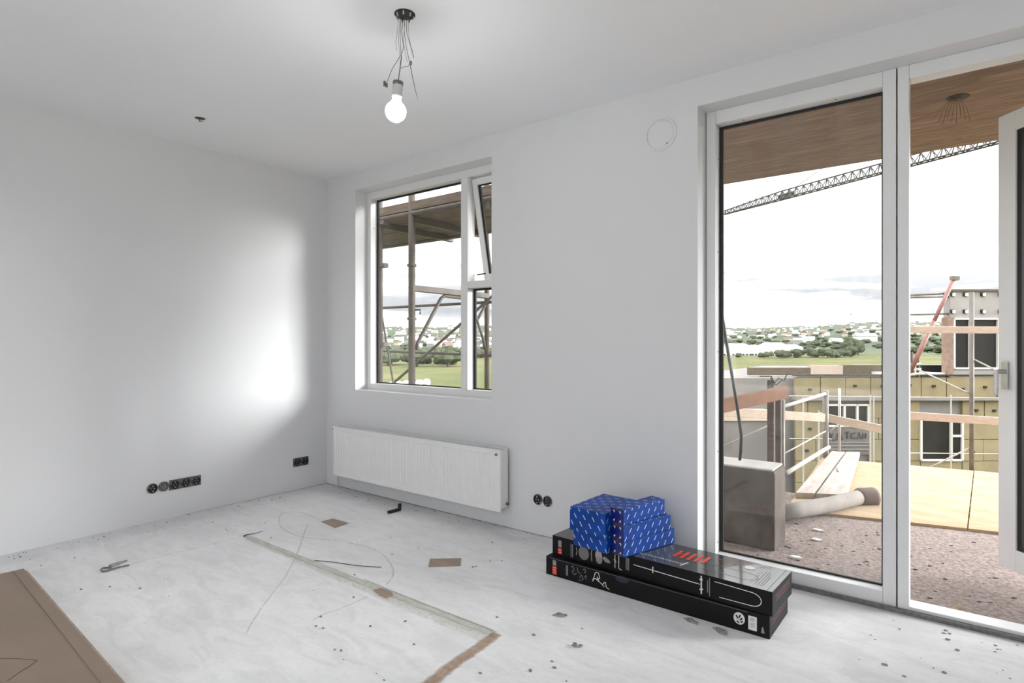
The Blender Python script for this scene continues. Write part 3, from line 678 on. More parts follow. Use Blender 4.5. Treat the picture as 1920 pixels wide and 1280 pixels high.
def fade_mat(name, c1, c2, f_lo, f_hi, scale, stretch=(1, 1, 1)):
    "a film on the floor with ragged noise edges"
    m = bpy.data.materials.new(name); m.use_nodes = True; t = NT(m.node_tree); b = t.n['Principled BSDF']; b.inputs['Roughness'].default_value = .85
    p = t.new('ShaderNodeNewGeometry').outputs['Position']; v = t.mapping(p, scale=stretch)
    t.l.new(t.ramp(t.noise(v, scale, 6, .65), [(.3, c1), (.7, c2)]), b.inputs['Base Color'])
    a = t.ramp(t.noise(v, scale * 1.7, 6, .65), [(.2, (f_lo,) * 3), (.6, (f_hi,) * 3)])
    at = t.new('ShaderNodeAttribute', attribute_name='across').outputs['Fac']
    t.l.new(t.math('MULTIPLY', a, t.math('POWER', at, .8)), b.inputs['Alpha']); return m
M_JOINT = fade_mat('pale_green_joint_filler', srgb(204, 205, 194), srgb(222, 223, 214), .5, 1.0, 9, (1, 3, 1))
M_JOINTE = fade_mat('joint_smear', srgb(220, 220, 213), srgb(232, 232, 228), .05, .7, 7, (1, 2, 1))
M_JOINTB = fade_mat('brown_joint_dirt', srgb(160, 132, 108), srgb(198, 176, 156), .6, 1.0, 26)
M_SCUFF = fade_mat('grey_scuff_line', srgb(216, 216, 216), srgb(232, 232, 232), .1, .55, 14)
ribbon('joint_smear', [(.72, -1.145), (1.4, -1.158), (2.1, -1.172), (2.82, -1.175)], .060, .13, M_JOINTE, .0006, .002)
ribbon('floor_joint', [(.776, -1.138), (1.4, -1.145), (2.1, -1.150), (2.80, -1.148)], .048, .060, M_JOINT, .0012, .002)
ribbon('floor_joint', [(2.795, -1.135), (2.805, -1.25), (2.812, -1.42), (2.83, -1.58), (2.85, -1.9)], .058, .066, M_JOINTB, .0013, .006)
ribbon('joint_edge', [(1.9, -1.118), (2.3, -1.128), (2.79, -1.132)], .008, .009, fade_mat('dark_joint_crack', srgb(150, 152, 144), srgb(190, 192, 184), .2, .9, 20), .0016, .0006)
def fpt(px, py): q_ = floorz(px, py, 0); return (q_.x, q_.y)
ribbon('scuff_line', [fpt(*p) for p in ((598, 972), (560, 960), (530, 962), (523, 975), (530, 990), (560, 1005), (600, 1010), (640, 1013))], .014, .010, M_SCUFF, .0006)
ribbon('scuff_line', [fpt(*p) for p in ((650, 1017), (690, 1025), (718, 1040), (735, 1062), (736, 1080), (722, 1098))], .014, .010, M_SCUFF, .0006)
ribbon('scuff_line', [fpt(*p) for p in ((578, 978), (570, 1000), (556, 1040), (535, 1080), (505, 1120), (478, 1158), (460, 1190))], .014, .010, M_SCUFF, .0007)
ribbon('scuff_line', [fpt(*p) for p in ((690, 1118), (668, 1128), (635, 1142), (605, 1152), (585, 1164))], .014, .010, M_SCUFF, .0006)
ribbon('scuff_line', [fpt(*p) for p in ((230, 1062), (300, 1043), (380, 1024), (440, 1008))], .014, .010, M_SCUFF, .0006)
# metal strip with curled foil
ms = thing('metal_strip', 'thin shiny metal strip lying across the floor near the grey joint', 'metal strip', (1.66, -1.03, 0))
A_ = Vector(fpt(592, 1050)); B_ = Vector(fpt(716, 1063)); nn = (B_ - A_).normalized(); pp = Vector((-nn.y, nn.x))
pts = []
for i in range(13):
    s_ = i / 12; c_ = A_ + (B_ - A_) * s_ + pp * .006 * math.sin(s_ * 7)
    pts.append(Vector((c_.x, c_.y, .006 + .003 * math.sin(i * 1.7))))
v = []; f = []
for i, p in enumerate(pts):
    w_ = .009 if 0 < i < 12 else .003
    v += [tuple(p + Vector((pp.x * w_, pp.y * w_, 0))), tuple(p - Vector((pp.x * w_, pp.y * w_, .004)))]
    if i: f.append((2 * i - 2, 2 * i - 1, 2 * i + 1, 2 * i))
MB().add(v, f).build('strip', mat('bright_foil', (.95, .95, .95), .4, .3, var=.2, vscale=40), ms, smooth=True)
MB().tube([Vector((p.x, p.y, .003)) + Vector((-pp.x * .012, -pp.y * .012, 0)) for p in pts], .0018, 6).build('edge', M_WIRED, ms)
# thin bent pin at the start of the joint, hairpin-like bar to the left
pn = MB().tube([Vector((*fpt(458, 1006), .004)), Vector((*fpt(462, 1003), .004)), Vector((*fpt(478, 1001), .004)), Vector((*fpt(493, 996), .004))], [.006, .003, .002, .0015], 8).build('nail', M_WIRED); tag(pn, 'bent dark nail lying where the long floor joint begins', 'nail')
tb = thing('metal_clamp', 'narrow grey metal clamp with a looped end, lying on the floor before the left wall', 'clamp', (.72, -1.85, 0))
MB().tube([Vector((*fpt(*p), .006)) for p in ((242, 1061), (222, 1065), (200, 1072), (192, 1073), (189, 1069), (194, 1066), (205, 1066), (208, 1068))], .0042, 8).build('loop', M_SOCKET, tb, smooth=True)
MB().tube([Vector((*fpt(*p), .005)) for p in ((206, 1064), (222, 1058), (238, 1052))], [.012, .010, .004], 6).build('rag', mat('grey_rag', (.34, .34, .34), .9, var=.3, vscale=60), tb)
# black corner bracket in front of the radiator
bk = thing('corner_clip', 'small black plastic corner clip standing on the floor below the radiator', 'clip', (1.107, -.212, 0))
p0 = Vector((*fpt(731, 962), 0)); p1 = Vector((*fpt(749, 957), 0))
MB().beam(p0 + Vector((0, 0, .010)), p1 + Vector((0, 0, .010)), .022, .018).tube([p0 + Vector((0, 0, .010)), p0 + Vector((0, 0, .011)) + (p0 - p1) * .18], .012, 8).build('arm', M_BLACK, bk, bevel=.002)
MB().beam(p1 + Vector((0, 0, .0)), p1 + Vector((.004, .0, .052)), .022, .016, up=Vector((1, 0, 0))).build('upright', M_BLACK, bk, bevel=.003)
# larger debris pieces near the cartons
for (pts_, lab) in (([(1036, 1154), (1046, 1151), (1062, 1153), (1052, 1157)], 'dark sliver of plaster on the floor below the left part of the lower carton'),
                    ([(1281, 1160), (1292, 1160), (1309, 1168), (1308, 1172), (1290, 1166)], 'grey flake touching the front of the lower carton'),
                    ([(1336, 1178), (1350, 1178), (1362, 1186), (1364, 1193), (1350, 1189)], 'jagged grey flake near the badge end of the lower carton'),
                    ([(1072, 1210), (1082, 1211), (1090, 1214), (1078, 1214)], 'thin flake alone on the floor at the lower middle')):
    P = [fpt(*q_) for q_ in pts_]; cx_ = sum(p[0] for p in P) / len(P); cy_ = sum(p[1] for p in P) / len(P)
    a2 = sum(P[i][0] * P[(i + 1) % len(P)][1] - P[(i + 1) % len(P)][0] * P[i][1] for i in range(len(P)))
    if a2 < 0: P = P[::-1]
    mb = MB().prism([(x - cx_, y - cy_) for x, y in P], 0, .006)
    for k in range(5):
        a = random.uniform(-.02, .02); b_ = random.uniform(-.008, .008); mb.bx(a, a + .012, b_, b_ + .006, .003, .009 + .002 * k % .004)
    o = mb.build('plaster_flake', mat('grey_flake', srgb(168, 168, 165), .9, var=.5, vscale=90)); o.location = (cx_, cy_, 0); tag(o, lab, 'flake', 'loose flakes round the cartons')
# small crumbs, uncountable
cb = MB(); spots = [(1018, 1151), (1205, 1186)]
def crumb(x, y, s):
    n_ = random.choice((4, 5)); r0 = random.random() * 6
    poly = [(x + s * random.uniform(.6, 1.2) * math.cos(r0 + k * 6.283 / n_) * 1.4, y + s * random.uniform(.5, 1.1) * math.sin(r0 + k * 6.283 / n_)) for k in range(n_)]
    cb.prism(poly, 0, s * random.uniform(.3, .8))
for px_, py_ in ((121, 1014), (148, 1016), (195, 1006), (262, 1103), (206, 1100), (313, 979), (353, 965), (399, 979), (424, 993), (428, 996), (447, 949), (447, 964), (497, 980), (508, 1008), (485, 938), (510, 937), (525, 933), (735, 1039), (784, 1027), (733, 1008), (663, 1120), (602, 1156), (593, 1174), (606, 1178), (695, 1174),
                 (665, 1078), (919, 1052), (941, 1051), (887, 1063), (893, 1062), (923, 1017), (932, 1157), (628, 1218), (994, 1256), (1090, 1210), (1091, 1178), (1773, 1182), (1777, 1199), (1769, 1187), (1781, 1188), (1795, 1219), (1866, 1210), (1907, 1209), (1866, 1222), (1658, 1246), (1696, 1268), (1770, 1261), (994, 1258), (1062, 1277), (720, 1275), (900, 1262), (1035, 1240), (1660, 1247), (152, 1105), (77, 1060), (35, 1040), (38, 1044), (140, 1046), (640, 1220), (760, 1165), (776, 1208), (1140, 1096), (1000, 1190), (1040, 1252), (690, 940), (700, 946), (640, 925), (650, 922), (668, 931), (690, 928), (780, 958)):
    x, y = fpt(px_, py_); crumb(x, y, random.uniform(.004, .0075))
for k in range(260):
    if k < 110: x, y = random.uniform(.01, 2.3), -abs(random.gauss(0, .10)) - .004
    elif k < 180: x, y = abs(random.gauss(0, .10)) + .004, random.uniform(-2.6, 0)
    elif k < 215: x, y = random.uniform(4.0, 5.2), random.uniform(-.5, .08)
    else: x, y = random.uniform(.1, 5), random.uniform(-2.6, -.1)
    if 2.55 < x < 3.8 and y > -.56: continue
    crumb(x, y, random.uniform(.0015, .004))
o = cb.build('plaster_crumbs', mat('dark_crumbs', srgb(150, 150, 148), .9, var=.5, vscale=30)); tag(o, 'scattered grey plaster crumbs on the screed floor', 'debris', kind='stuff')
# dust drift, ragged, along the foot of the walls
ribbon('dust_line', [(.0, -.012), (.9, -.018), (1.9, -.014), (3.2, -.014)], .018, .012, fade_mat('grey_dust', srgb(128, 128, 128), srgb(170, 170, 170), .0, .9, 22), .002, .005, n=120)
ribbon('dust_line', [(.010, -.01), (.014, -.3), (.008, -.7), (.006, -1.2)], .018, .004, fade_mat('grey_dust_left', srgb(128, 128, 128), srgb(170, 170, 170), .0, .8, 22), .002, .004, n=80)

# ------------------------------------------------------------------ outside: balcony
ground_z = -.03
bs = MB().bx(-.5, 9.5, FY1 + .005, 2.2, -.25, ground_z)
o = bs.build('balcony_slab', M_BALC); tag(o, 'gritty brownish concrete balcony floor outside the door', 'balcony', kind='structure')
o = MB().bx(2.25, 9.5, WT, 2.2, RH, RH + .22).build('balcony_soffit', M_SOFFIT); tag(o, 'brown board-marked concrete slab overhead outside the door', 'balcony', kind='structure')
o = MB().bx(2.25, 9.5, WT, WT + .02, DZ1 + .01, DZ1 + .03).build('trim_2', M_RUBBER); tag(o, 'dark outer edge above the door', kind='structure')
# dark edge strip under the soffit front
struct('trim_3', MB().bx(2.25, 9.5, 2.2, 2.215, RH + .002, RH + .20), M_CONC, 'front edge of the slab overhead')
# upstand wall stub
st = thing('concrete_upstand', 'low brown concrete wall stub with its top coloured pale as sky-lit, outside the fixed pane', 'concrete wall', (3.0, .8, ground_z), kind=None)
v = MB().bx(1.9, 3.455, .66, .93, ground_z, .440); v.build('wall_body', M_CONC_D, st, bevel=.012)
MB().bx(1.9, 3.440, .672, .918, .440, .452).build('top_face', mat('sky_lit_top', srgb(196, 192, 187), .9, var=.15, vscale=6, bump=.3), st, bevel=.004)  # sky light falling on the stub's top, put into a pale colour
# plywood sheets
ply = [([(3.31, 1.60), (4.36, 1.84), (4.425, 4.06), (3.165, 3.86)], 'left plywood sheet of the deck, carrying the two boards and the pipe'),
       ([(4.368, 1.842), (5.60, 2.08), (5.68, 4.20), (4.432, 4.062)], 'middle plywood sheet of the deck beyond the open door'),
       ([(5.608, 2.082), (6.85, 2.30), (6.92, 4.34), (5.688, 4.202)], 'right plywood sheet of the deck, behind the door leaf')]
for P, lab in ply: flat_piece('plywood_sheet', lab, 'plywood', P, .018, M_PLY, ground_z, 'plywood sheets on the scaffold deck')
dk = thing('deck_joists', 'timber joists under the plywood deck beyond the balcony', 'joists', (4.5, 3, -.2))
for k in range(7):
    y = 2.35 + k * .27; MB().beam((3.27, y - .1, ground_z - .051), (7.2, y + .28, ground_z - .051), .05, .098).build('joist', M_PLANK, dk)
# two boards lying on the deck
zb = ground_z + .018
def board(label, a, b, c, d, z0, hgt, m):
    o = MB().prism([a, b, c, d], 0, hgt).build('wooden_board', m, bevel=.003); o.location = (0, 0, z0); tag(o, label, 'board', 'boards lying on the plywood'); return o
M_BOARDW = mat('cement_stained_board', srgb(188, 177, 168), .85, var=.3, vscale=4, stretch=(6, 1, 1), bump=.2)
board('left one of two cement-stained boards on the plywood deck', (3.30, 1.96), (3.42, 2.03), (3.345, 4.13), (3.22, 4.10), zb, .045, M_BOARDW)
board('wide right one of two cement-stained boards on the plywood deck', (3.435, 2.03), (3.625, 2.12), (3.47, 4.22), (3.355, 4.14), zb, .045, M_BOARDW)
o = MB().bx(-.005, .005, -.09, .09, 0, .008).build('rod', M_SOCKET); p = floorz(1570, 881, zb + .045); o.location = (p.x, p.y, zb + .045); o.rotation_euler = (0, 0, .2); tag(o, 'short dark metal rod on the wide board', 'rod')
# pvc pipe with socket
pi_ = thing('drain_pipe', 'dusty grey drain pipe with a wide socket end lying on the balcony floor', 'pipe', (3.55, 2.0, ground_z))
Pp = [floorz(x, y, .035) for x, y in ((1462, 962), (1500, 955), (1560, 945), (1608, 933), (1614, 932))]; Pq = [Pp[-1], floorz(1633, 932, .03)]
MB().tube(Pp, [.056, .056, .055, .055, .055], 18).build('pipe', mat('dusty_grey_pipe', srgb(158, 152, 146), .8, var=.25, vscale=5), pi_, smooth=True)
MSK = mat('dark_pipe_socket', srgb(122, 108, 102), .8, var=.3, vscale=20)
d_ = (Pq[1] - Pq[0]).normalized()
MB().tube([Pp[-1] - d_ * .03, Pp[-1] - d_ * .01, Pq[1], Pq[1] + d_ * .015, Pq[1] + d_ * .01], [.057, .070, .072, .078, .06], 20).build('socket_end', MSK, pi_, smooth=True)
# cable hanging onto the upstand
o = MB().tube([Vector((3.02, 1.0, 2.60)), W(1342, 480, 3.55), W(1351, 570, 3.55), W(1361, 635, 3.55), W(1372, 700, 3.55), W(1382, 760, 3.56), W(1390, 815, 3.58), W(1389, 845, 3.60), W(1387, 862, 3.62)], .0095, 8).build('black_cable', M_BLACK, smooth=True)
tag(o, 'black cable hanging from above onto the pale top of the concrete stub', 'cable')
# rubble bits on the balcony
rb = MB(); cb = rb
for k in range(170):
    x = random.uniform(3.3, 6.4); y = random.uniform(.3, 1.6); s = random.uniform(.003, .008)
    n_ = 5; poly_ = [(x + s * random.uniform(.7, 1.3) * math.cos(k_ * 1.2566) * 1.3, y + s * random.uniform(.6, 1.1) * math.sin(k_ * 1.2566)) for k_ in range(n_)]
    rb.prism(poly_, ground_z, ground_z + s * .7)
o = rb.build('rubble_grit', mat('brown_grit', srgb(120, 106, 98), .9, var=.6, vscale=30)); tag(o, 'small dark grit scattered over the balcony floor', 'grit', kind='stuff')
for (px_, py_), lab in (((1530, 1013), 'white plaster lump on the balcony floor, middle one'), ((1491, 1046), 'white plaster lump on the balcony floor nearest the stub'), ((1533, 995), 'small white plaster lump farthest out on the balcony floor')):
    p = floorz(px_, py_, ground_z); o = MB().prism([(-.03, -.012), (.01, -.02), (.04, 0), (.012, .018), (-.02, .012)], 0, .012).build('plaster_lump', M_WHITE, bevel=.003); o.location = (p.x, p.y, ground_z); tag(o, lab, 'plaster')
o = MB()
for k in range(7):
    p = floorz(1790 + random.uniform(-12, 12), 1132 + random.uniform(-14, 10), ground_z + .006); a = random.uniform(.3, 1.2)
    o.tube([p, p + Vector((.035 * math.cos(a), -.035 * math.sin(a), .008))], .002, 5)
tag(o.build('straw_bits', mat('yellow_straw', srgb(214, 196, 120), .8, var=.3)), 'few pale straw bits on the balcony floor by the threshold', 'straw', kind='stuff')
# ceiling outlet on the soffit
so = thing('soffit_outlet', 'dark outlet box with loose wires under the brown slab outside', 'outlet', (4.31, 1.14, RH))
MB().lathe([(0, -.004), (.052, -.005), (.055, 0)], 24, Matrix.Translation((4.315, 1.14, RH))).build('box', M_BLACK, so)
MW = mat('tan_wire', srgb(150, 118, 88), .5, var=.3)
for k in range(9):
    a = (k - 4) * .05; x_ = 4.29 + k * .004
    MB().tube([(x_, 1.14, RH - .004), (x_ + a * .2 - .01, 1.14 + a * .1, RH - .05), (x_ + a * .35 - .02, 1.14 + a * .1, RH - .11 - .02 * (k % 3))], .0016, 5).build('wire', MW, so)

# ------------------------------------------------------------------ outside: side railing of the deck
gp = 'posts and rails beyond the fixed pane'
def tubething(name, label, cat, a, b, r, m, group=None, n=10):
    a = Vector(a); b = Vector(b); mid = (a + b) / 2
    o = MB().tube([a - mid, b - mid], r, n).build(name, m, smooth=False); o.location = mid; o.data.shade_smooth(); tag(o, label, cat, group); return o
def beamthing(name, label, cat, a, b, w_, h_, m, group=None):
    a = Vector(a); b = Vector(b); mid = (a + b) / 2; o = MB().beam(a - mid, b - mid, w_, h_).build(name, m, bevel=.004); o.location = mid; tag(o, label, cat, group); return o
PA = Vector((3.127, 2.30, 0)); PB = Vector((3.196, 3.887, 0))
tubething('scaffold_post', 'pale scaffold post nearest the concrete stub', 'post', PA + Vector((0, 0, -.5)), PA + Vector((0, 0, .72)), .022, M_ZINC, gp)
tubething('scaffold_post', 'thick grey scaffold post at the far left corner of the deck', 'post', PB + Vector((0, 0, -.6)), PB + Vector((0, 0, .70)), .030, M_ZINC, gp)
tubething('guard_tube', 'upper white guard tube at the left edge of the deck', 'rail', PA + Vector((0, 0, .66)), PB + Vector((0, 0, .665)), .016, M_WHITETUBE, gp)
tubething('guard_tube', 'lower white guard tube leaning down to the deck edge', 'rail', PA + Vector((.03, .0, .10)), PB + Vector((.03, .0, .105)), .020, M_WHITETUBE, gp)
p = W(1446, 790, 4.62); beamthing('timber_post', 'dark weathered timber post with wire tied round its top', 'post', (p.x, p.y, -.6), (p.x, p.y, W(0, 712, 4.62).z), .05, .05, M_OLDPLANK, gp)
p = W(1459, 790, 4.80); beamthing('timber_post', 'grey timber post right beside the dark one', 'post', (p.x, p.y, -.6), (p.x, p.y, W(0, 742, 4.8).z), .05, .05, M_CONC_D, gp)
beamthing('nailed_board', 'orange-brown board nailed level to the dark timber post', 'board', W(1300, 773, 4.1), W(1475, 734, 4.55), .028, .10, M_BOARD, gp)
o = MB().tube([W(1424, 705, 4.6), W(1446, 705, 4.58)], .004, 6).tube([W(1446, 705, 4.58), W(1452, 718, 4.58), W(1460, 708, 4.58), W(1470, 714, 4.58), W(1476, 700, 4.58), W(1482, 701, 4.58)], .005, 6).tube([W(1444, 708, 4.58), W(1455, 722, 4.58), W(1466, 712, 4.58)], .004, 6).build('binding_wire', M_BLACK)
tag(o, 'tangle of dark binding wire on top of the dark timber post', 'wire')
beamthing('guard_plank', 'pale guard plank running behind the timber posts', 'plank', W(1300, 768, 5.5), W(1545, 783, 6.1), .03, .085, M_PLANK, gp)
beamthing('guard_plank', 'pale guard plank sloping down to the right behind the fixed pane', 'plank', W(1535, 780, 6.28), W(1690, 812, 5.95), .03, .085, M_PLANK, gp)
beamthing('guard_plank', 'lower pale guard plank seen through the door opening', 'plank', W(1672, 777, 5.72), W(1960, 795, 5.40), .03, .075, M_PLANK, gp)
beamthing('guard_plank', 'upper pale guard plank seen through the door opening', 'plank', W(1690, 618, 5.70), W(1960, 619, 5.38), .03, .066, M_PLANK, gp)
PC = Vector((4.412, 4.10, 0))
tubething('scaffold_post', 'slim grey scaffold post in the middle of the door opening', 'post', (PC.x, PC.y, -.6), (PC.x, PC.y, W(0, 548, 5.64).z), .020, M_ZINC, gp)
tubething('brace_wire', 'thin pale brace dropping right to the middle post', 'brace', W(1716, 690, 5.9), W(1823, 740, 5.62), .0075, M_WHITETUBE, gp)
tubething('brace_wire', 'thin pale brace right of the middle post above the handle', 'brace', W(1823, 672, 5.62), W(1925, 722, 5.4), .0075, M_WHITETUBE, gp)
tubething('brace_wire', 'thin pale brace rising from the deck to the middle post', 'brace', W(1728, 884, 5.8), W(1823, 837, 5.62), .0075, M_WHITETUBE, gp)
tubething('brace_wire', 'thin pale brace low behind the door leaf edge', 'brace', W(1862, 892, 5.5), W(1940, 855, 5.3), .0075, M_WHITETUBE, gp)
tubething('brace_wire', 'thin pale brace left of the dark timber post', 'brace', W(1352, 838, 5.3), W(1446, 795, 5.1), .006, M_WHITETUBE, gp)
tubething('brace_wire', 'thin pale brace between the two left scaffold posts', 'brace', W(1467, 852, 5.1), W(1548, 808, 6.0), .006, M_WHITETUBE, gp)
tubething('brace_wire', 'short thin brace right of the thick scaffold post', 'brace', W(1552, 812, 6.2), W(1572, 795, 6.1), .006, M_WHITETUBE, gp)
tubething('scaffold_post', 'slim pale scaffold post in front of the small left window of the building', 'post', W(1574, 852, 6.3), W(1574, 728, 6.3), .014, M_WHITETUBE, gp)

# ------------------------------------------------------------------ outside: scaffold in front of window 1
sg = 'scaffold outside the left window'
nx0, nx1, ny0, ny1 = -.035, .400, .61, 1.665
SC = thing('scaffold', 'weathered tube scaffold bay with plank platform outside the left window', 'scaffold', (.4, 1.1, -.6))
def sc_t(name, a, b, r=.0245, m=M_DARKZINC): return MB().tube([a, b] if not isinstance(a, list) else a, r, 12).build(name, m, SC, smooth=True)
for x, y, r in ((nx0, ny0, .026), (nx1, ny0, .031), (nx1, ny1, .026), (nx1 - 2.4, ny1, .026), (nx1 + 2.2, ny1, .026)):
    MB().tube([(x, y, -.6), (x, y, 4.2)], r, 14).build('pole', M_DARKZINC, SC, smooth=True)
for zz in (2.33, 1.93, 1.19): MB().bx(nx0 + .02, nx0 + .085, ny0 - .03, ny0 + .03, zz - .02, zz + .02).build('coupler', M_DARKZINC, SC, bevel=.004)
for zz in (1.90, 1.42): MB().lathe([(.031, -.012), (.042, -.010), (.042, .010), (.031, .012)], 14, Matrix.Translation((nx1, ny0, zz))).build('coupler', M_DARKZINC, SC)
MB().tube([(nx1, ny0, 1.50), (nx1 + .07, ny0 + .04, 1.50), (nx1 + .065, ny0 + .04, 1.46)], .008, 8).build('latch', M_DARKZINC, SC)
MB().beam((nx1, ny0, 1.695), (nx1, ny1, 1.690), .05, .055).build('transom', M_DARKZINC, SC, bevel=.006)
MB().tube([(nx1, ny0 + .05, 1.14), (nx1, ny0 + .07, 1.20), (nx1, .985, 1.625), (nx1, 1.03, 1.652), (nx1, 1.28, 1.645)], .017, 10).build('knee_brace', M_DARKZINC, SC, smooth=True)
MB().tube([(nx1, ny1 - .03, 1.13), (nx1, ny1 - .05, 1.22), (nx1, 1.50, 1.45), (nx1, 1.42, 1.62)], .015, 10).build('knee_brace', M_DARKZINC, SC, smooth=True)
MB().tube([(nx1, 1.50, 1.42), (nx1, ny1 - .02, 1.60)], .015, 10).build('knee_brace', M_DARKZINC, SC, smooth=True)
def onyp(px, py, y):
    d = W(px, py, 1) - CAM; k = (y - CAM.y) / d.y; return CAM + d * k
for (a, b) in (((700, 578), (905, 567)), ((700, 657), (945, 667))):
    p, q_ = onyp(*a, ny1), onyp(*b, ny1); p = p + (p - q_) * .25; q_ = q_ + (q_ - p) * .4
    MB().tube([p, q_], .016, 10).build('ledger', M_DARKZINC, SC, smooth=True)
p, q_ = onyp(733, 722, 1.6), onyp(870, 602, 1.6); MB().tube([p + (p - q_) * .3, q_ + (q_ - p) * .4], .016, 10).build('diagonal', M_DARKZINC, SC, smooth=True)
MB().tube([onyp(712, 570, .75), onyp(738, 720, .75), onyp(745, 760, .75)], .010, 8).build('diagonal', M_DARKZINC, SC, smooth=True)
for k, (y0, y1) in enumerate(((.62, .84), (.85, 1.07), (1.08, 1.30), (1.31, 1.52))):
    MB().bx(-2.2, 1.95, y0, y1, 2.345 + .004 * (k % 2), 2.39 + .004 * (k % 2)).build('platform_plank', M_OLDPLANK, SC, bevel=.004)
MB().bx(-2.2, 1.95, .585, .615, 2.39, 2.47).build('toe_board', M_OLDPLANK, SC, bevel=.004)
MB().tube([(-2.2, .60, 2.365), (1.95, .60, 2.365)], .022, 10).build('ledger', M_DARKZINC, SC, smooth=True)
MB().tube([(-2.2, 1.54, 2.33), (1.95, 1.54, 2.33)], .024, 10).build('ledger', M_DARKZINC, SC, smooth=True)
MB().bx(-2.2, 1.95, 1.545, 1.575, 2.35, 2.50).build('toe_board', M_OLDPLANK, SC, bevel=.004)
for x in (nx0, nx1, 1.3): MB().beam((x, .6, 2.315), (x, 1.6, 2.315), .045, .055).build('platform_bearer', M_DARKZINC, SC)

# ------------------------------------------------------------------ neighbouring building site
NB_D = 17.0
def q(px, D=NB_D): return (px - 960) / FPX * D
def zz_(py, D=NB_D): return EYE + (640 - py) / FPX * D
MN = Matrix(((RT.x, FW.x, 0, CAM.x), (RT.y, FW.y, 0, CAM.y), (0, 0, 1, 0), (0, 0, 0, 1)))   # local: x along the facade, y depth, z up
YS = 1 / FW.y     # step along the world's y axis for one metre of depth
MSK_ = Matrix(((RT.x, 0, 0, CAM.x + FW.x * NB_D), (RT.y, YS, 0, CAM.y + FW.y * NB_D - YS * NB_D), (0, 0, 1, 0), (0, 0, 0, 1)))   # same facade line, side walls square to the balcony
def nb(x0, x1, d0, d1, z0, z1): return MB().bx(x0, x1, d0, d1, z0, z1, MSK_ if d1 - d0 > 3 else MN)
base = MN @ Vector((q(1650), NB_D, -9))
B = thing('unfinished_building', 'unfinished building with beige insulation boards and grey concrete, beyond the deck', 'building', base)
zr = zz_(706)
nb(q(1492), q(2250), NB_D + .12, NB_D + 9, -9, zr).build('core_wall', M_CONC, B)
nb(q(1230), q(1490), NB_D + .35, NB_D + 9, -9, zz_(710)).build('side_wall', M_CONC, B)
nb(q(1230), q(1440), NB_D - .6, NB_D + .3, -9, zz_(783)).build('lower_wall', mat('dark_grey_concrete', srgb(126, 121, 120), .9, var=.25, vscale=.8, bump=.2), B)
nb(q(1230), q(1440), NB_D - .65, NB_D + .3, zz_(783), zz_(768)).build('ledge', M_PLANK, B)
nb(q(1490), q(2250), NB_D - .1, NB_D + .2, zz_(750), zz_(745)).build('slab_edge', M_CONC, B)
nb(q(1490), q(2250), NB_D - .02, NB_D + .2, zz_(704.5), zz_(702)).build('roof_edge', M_RUBBER, B)
# insulation boards, with openings for the two windows
wins = [(q(1545), q(1630), zz_(852), zz_(757)), (q(1725), q(1806), zz_(864), zz_(779))]
rows = [(zz_(744.5), zr - .02), (zz_(783), zz_(751))]
zb_ = zz_(783)
while zb_ > -8: rows.append((zb_ - .62, zb_ - .01)); zb_ -= .625
bme = {}
def put_board(x0, x1, z0, z1, proud):
    if x1 - x0 < .06 or z1 - z0 < .05: return
    nb(x0, x1, NB_D + .02 - proud, NB_D + .12, z0, z1).build('insulation_board', M_INSUL, B)
    if x1 - x0 > .5 and random.random() < .85:
        cx_ = (x0 + x1) / 2 + random.uniform(-.1, .1); cz_ = z0 + (z1 - z0) * random.uniform(.35, .65)
        dots.bx(cx_ - .045, cx_ + .045, NB_D - .02 - proud, NB_D + .02, cz_ - .032, cz_ + .032, MN)
dots = MB()
for ri, (z0, z1) in enumerate(rows):
    if z1 < zz_(960): 
        nb(q(1492), q(2250), NB_D + .02, NB_D + .12, -9, z1).build('insulation_board', M_INSUL, B); break
    st = .732 if ri < 2 else 1.212
    x = q(1492) - (st / 2 if ri % 2 else 0)
    while x < q(2100):
        xa, xb = max(x, q(1492)), x + st - .012; zone = [(xa, xb)]
        for (a, b_, c, d) in wins:
            if z0 < d - .03 and z1 > c + .03:
                nz = []
                for (s_, e_) in zone:
                    if e_ <= a or s_ >= b_: nz.append((s_, e_))
                    else:
                        if s_ < a: nz.append((s_, a))
                        if e_ > b_: nz.append((b_, e_))
                zone = nz
        for s_, e_ in zone: put_board(s_, e_ - .012, z0, z1, random.uniform(0, .02))
        x += st
dots.build('fixing_washers', M_BLACK, B)['kind'] = 'stuff'
# right window of lower floor
def nbwin(a, b_, c, d, mull, trans, D=NB_D, extra=0.0):
    wf = MB(); t_ = .055
    for bx_ in ((a, a + t_, c, d), (b_ - t_, b_, c, d), (a, b_, c, c + t_), (a, b_, d - t_, d)): wf.bx(bx_[0], bx_[1], D - .03 - extra, D + .07, bx_[2], bx_[3], MN)
    for mx_ in mull: wf.bx(mx_ - .03, mx_ + .03, D - .03 - extra, D + .07, c, d, MN)
    for (ma, mb_, mz) in trans: wf.bx(ma, mb_, D - .03 - extra, D + .07, mz - .03, mz + .03, MN)
    o = wf.build('window', mat('pale_window_frame', srgb(222, 214, 208), .6, var=.1), B)
    g_ = nb(a + t_, b_ - t_, D + .03, D + .05, c + t_, d - t_).build('pane', M_GLASSDARK, o)
    return o
a, b_, c, d = wins[1]; nbwin(a, b_, c, d, [q(1783)], [(q(1783), b_, zz_(817))])
a, b_, c, d = wins[0]; nbwin(a, b_, zz_(800), d, [q(1583), q(1607)], [])
nb(a, b_, NB_D + .0, NB_D + .1, c, zz_(801)).build('infill_panel', mat('dark_blockwork', srgb(120, 112, 108), .9, var=.4, vscale=3), B)
sc_ = MB(); dd = NB_D - .012
def scr(pts, r): sc_.tube([MN @ Vector((q(x), dd, zz_(y))) for x, y in pts], r, 5)
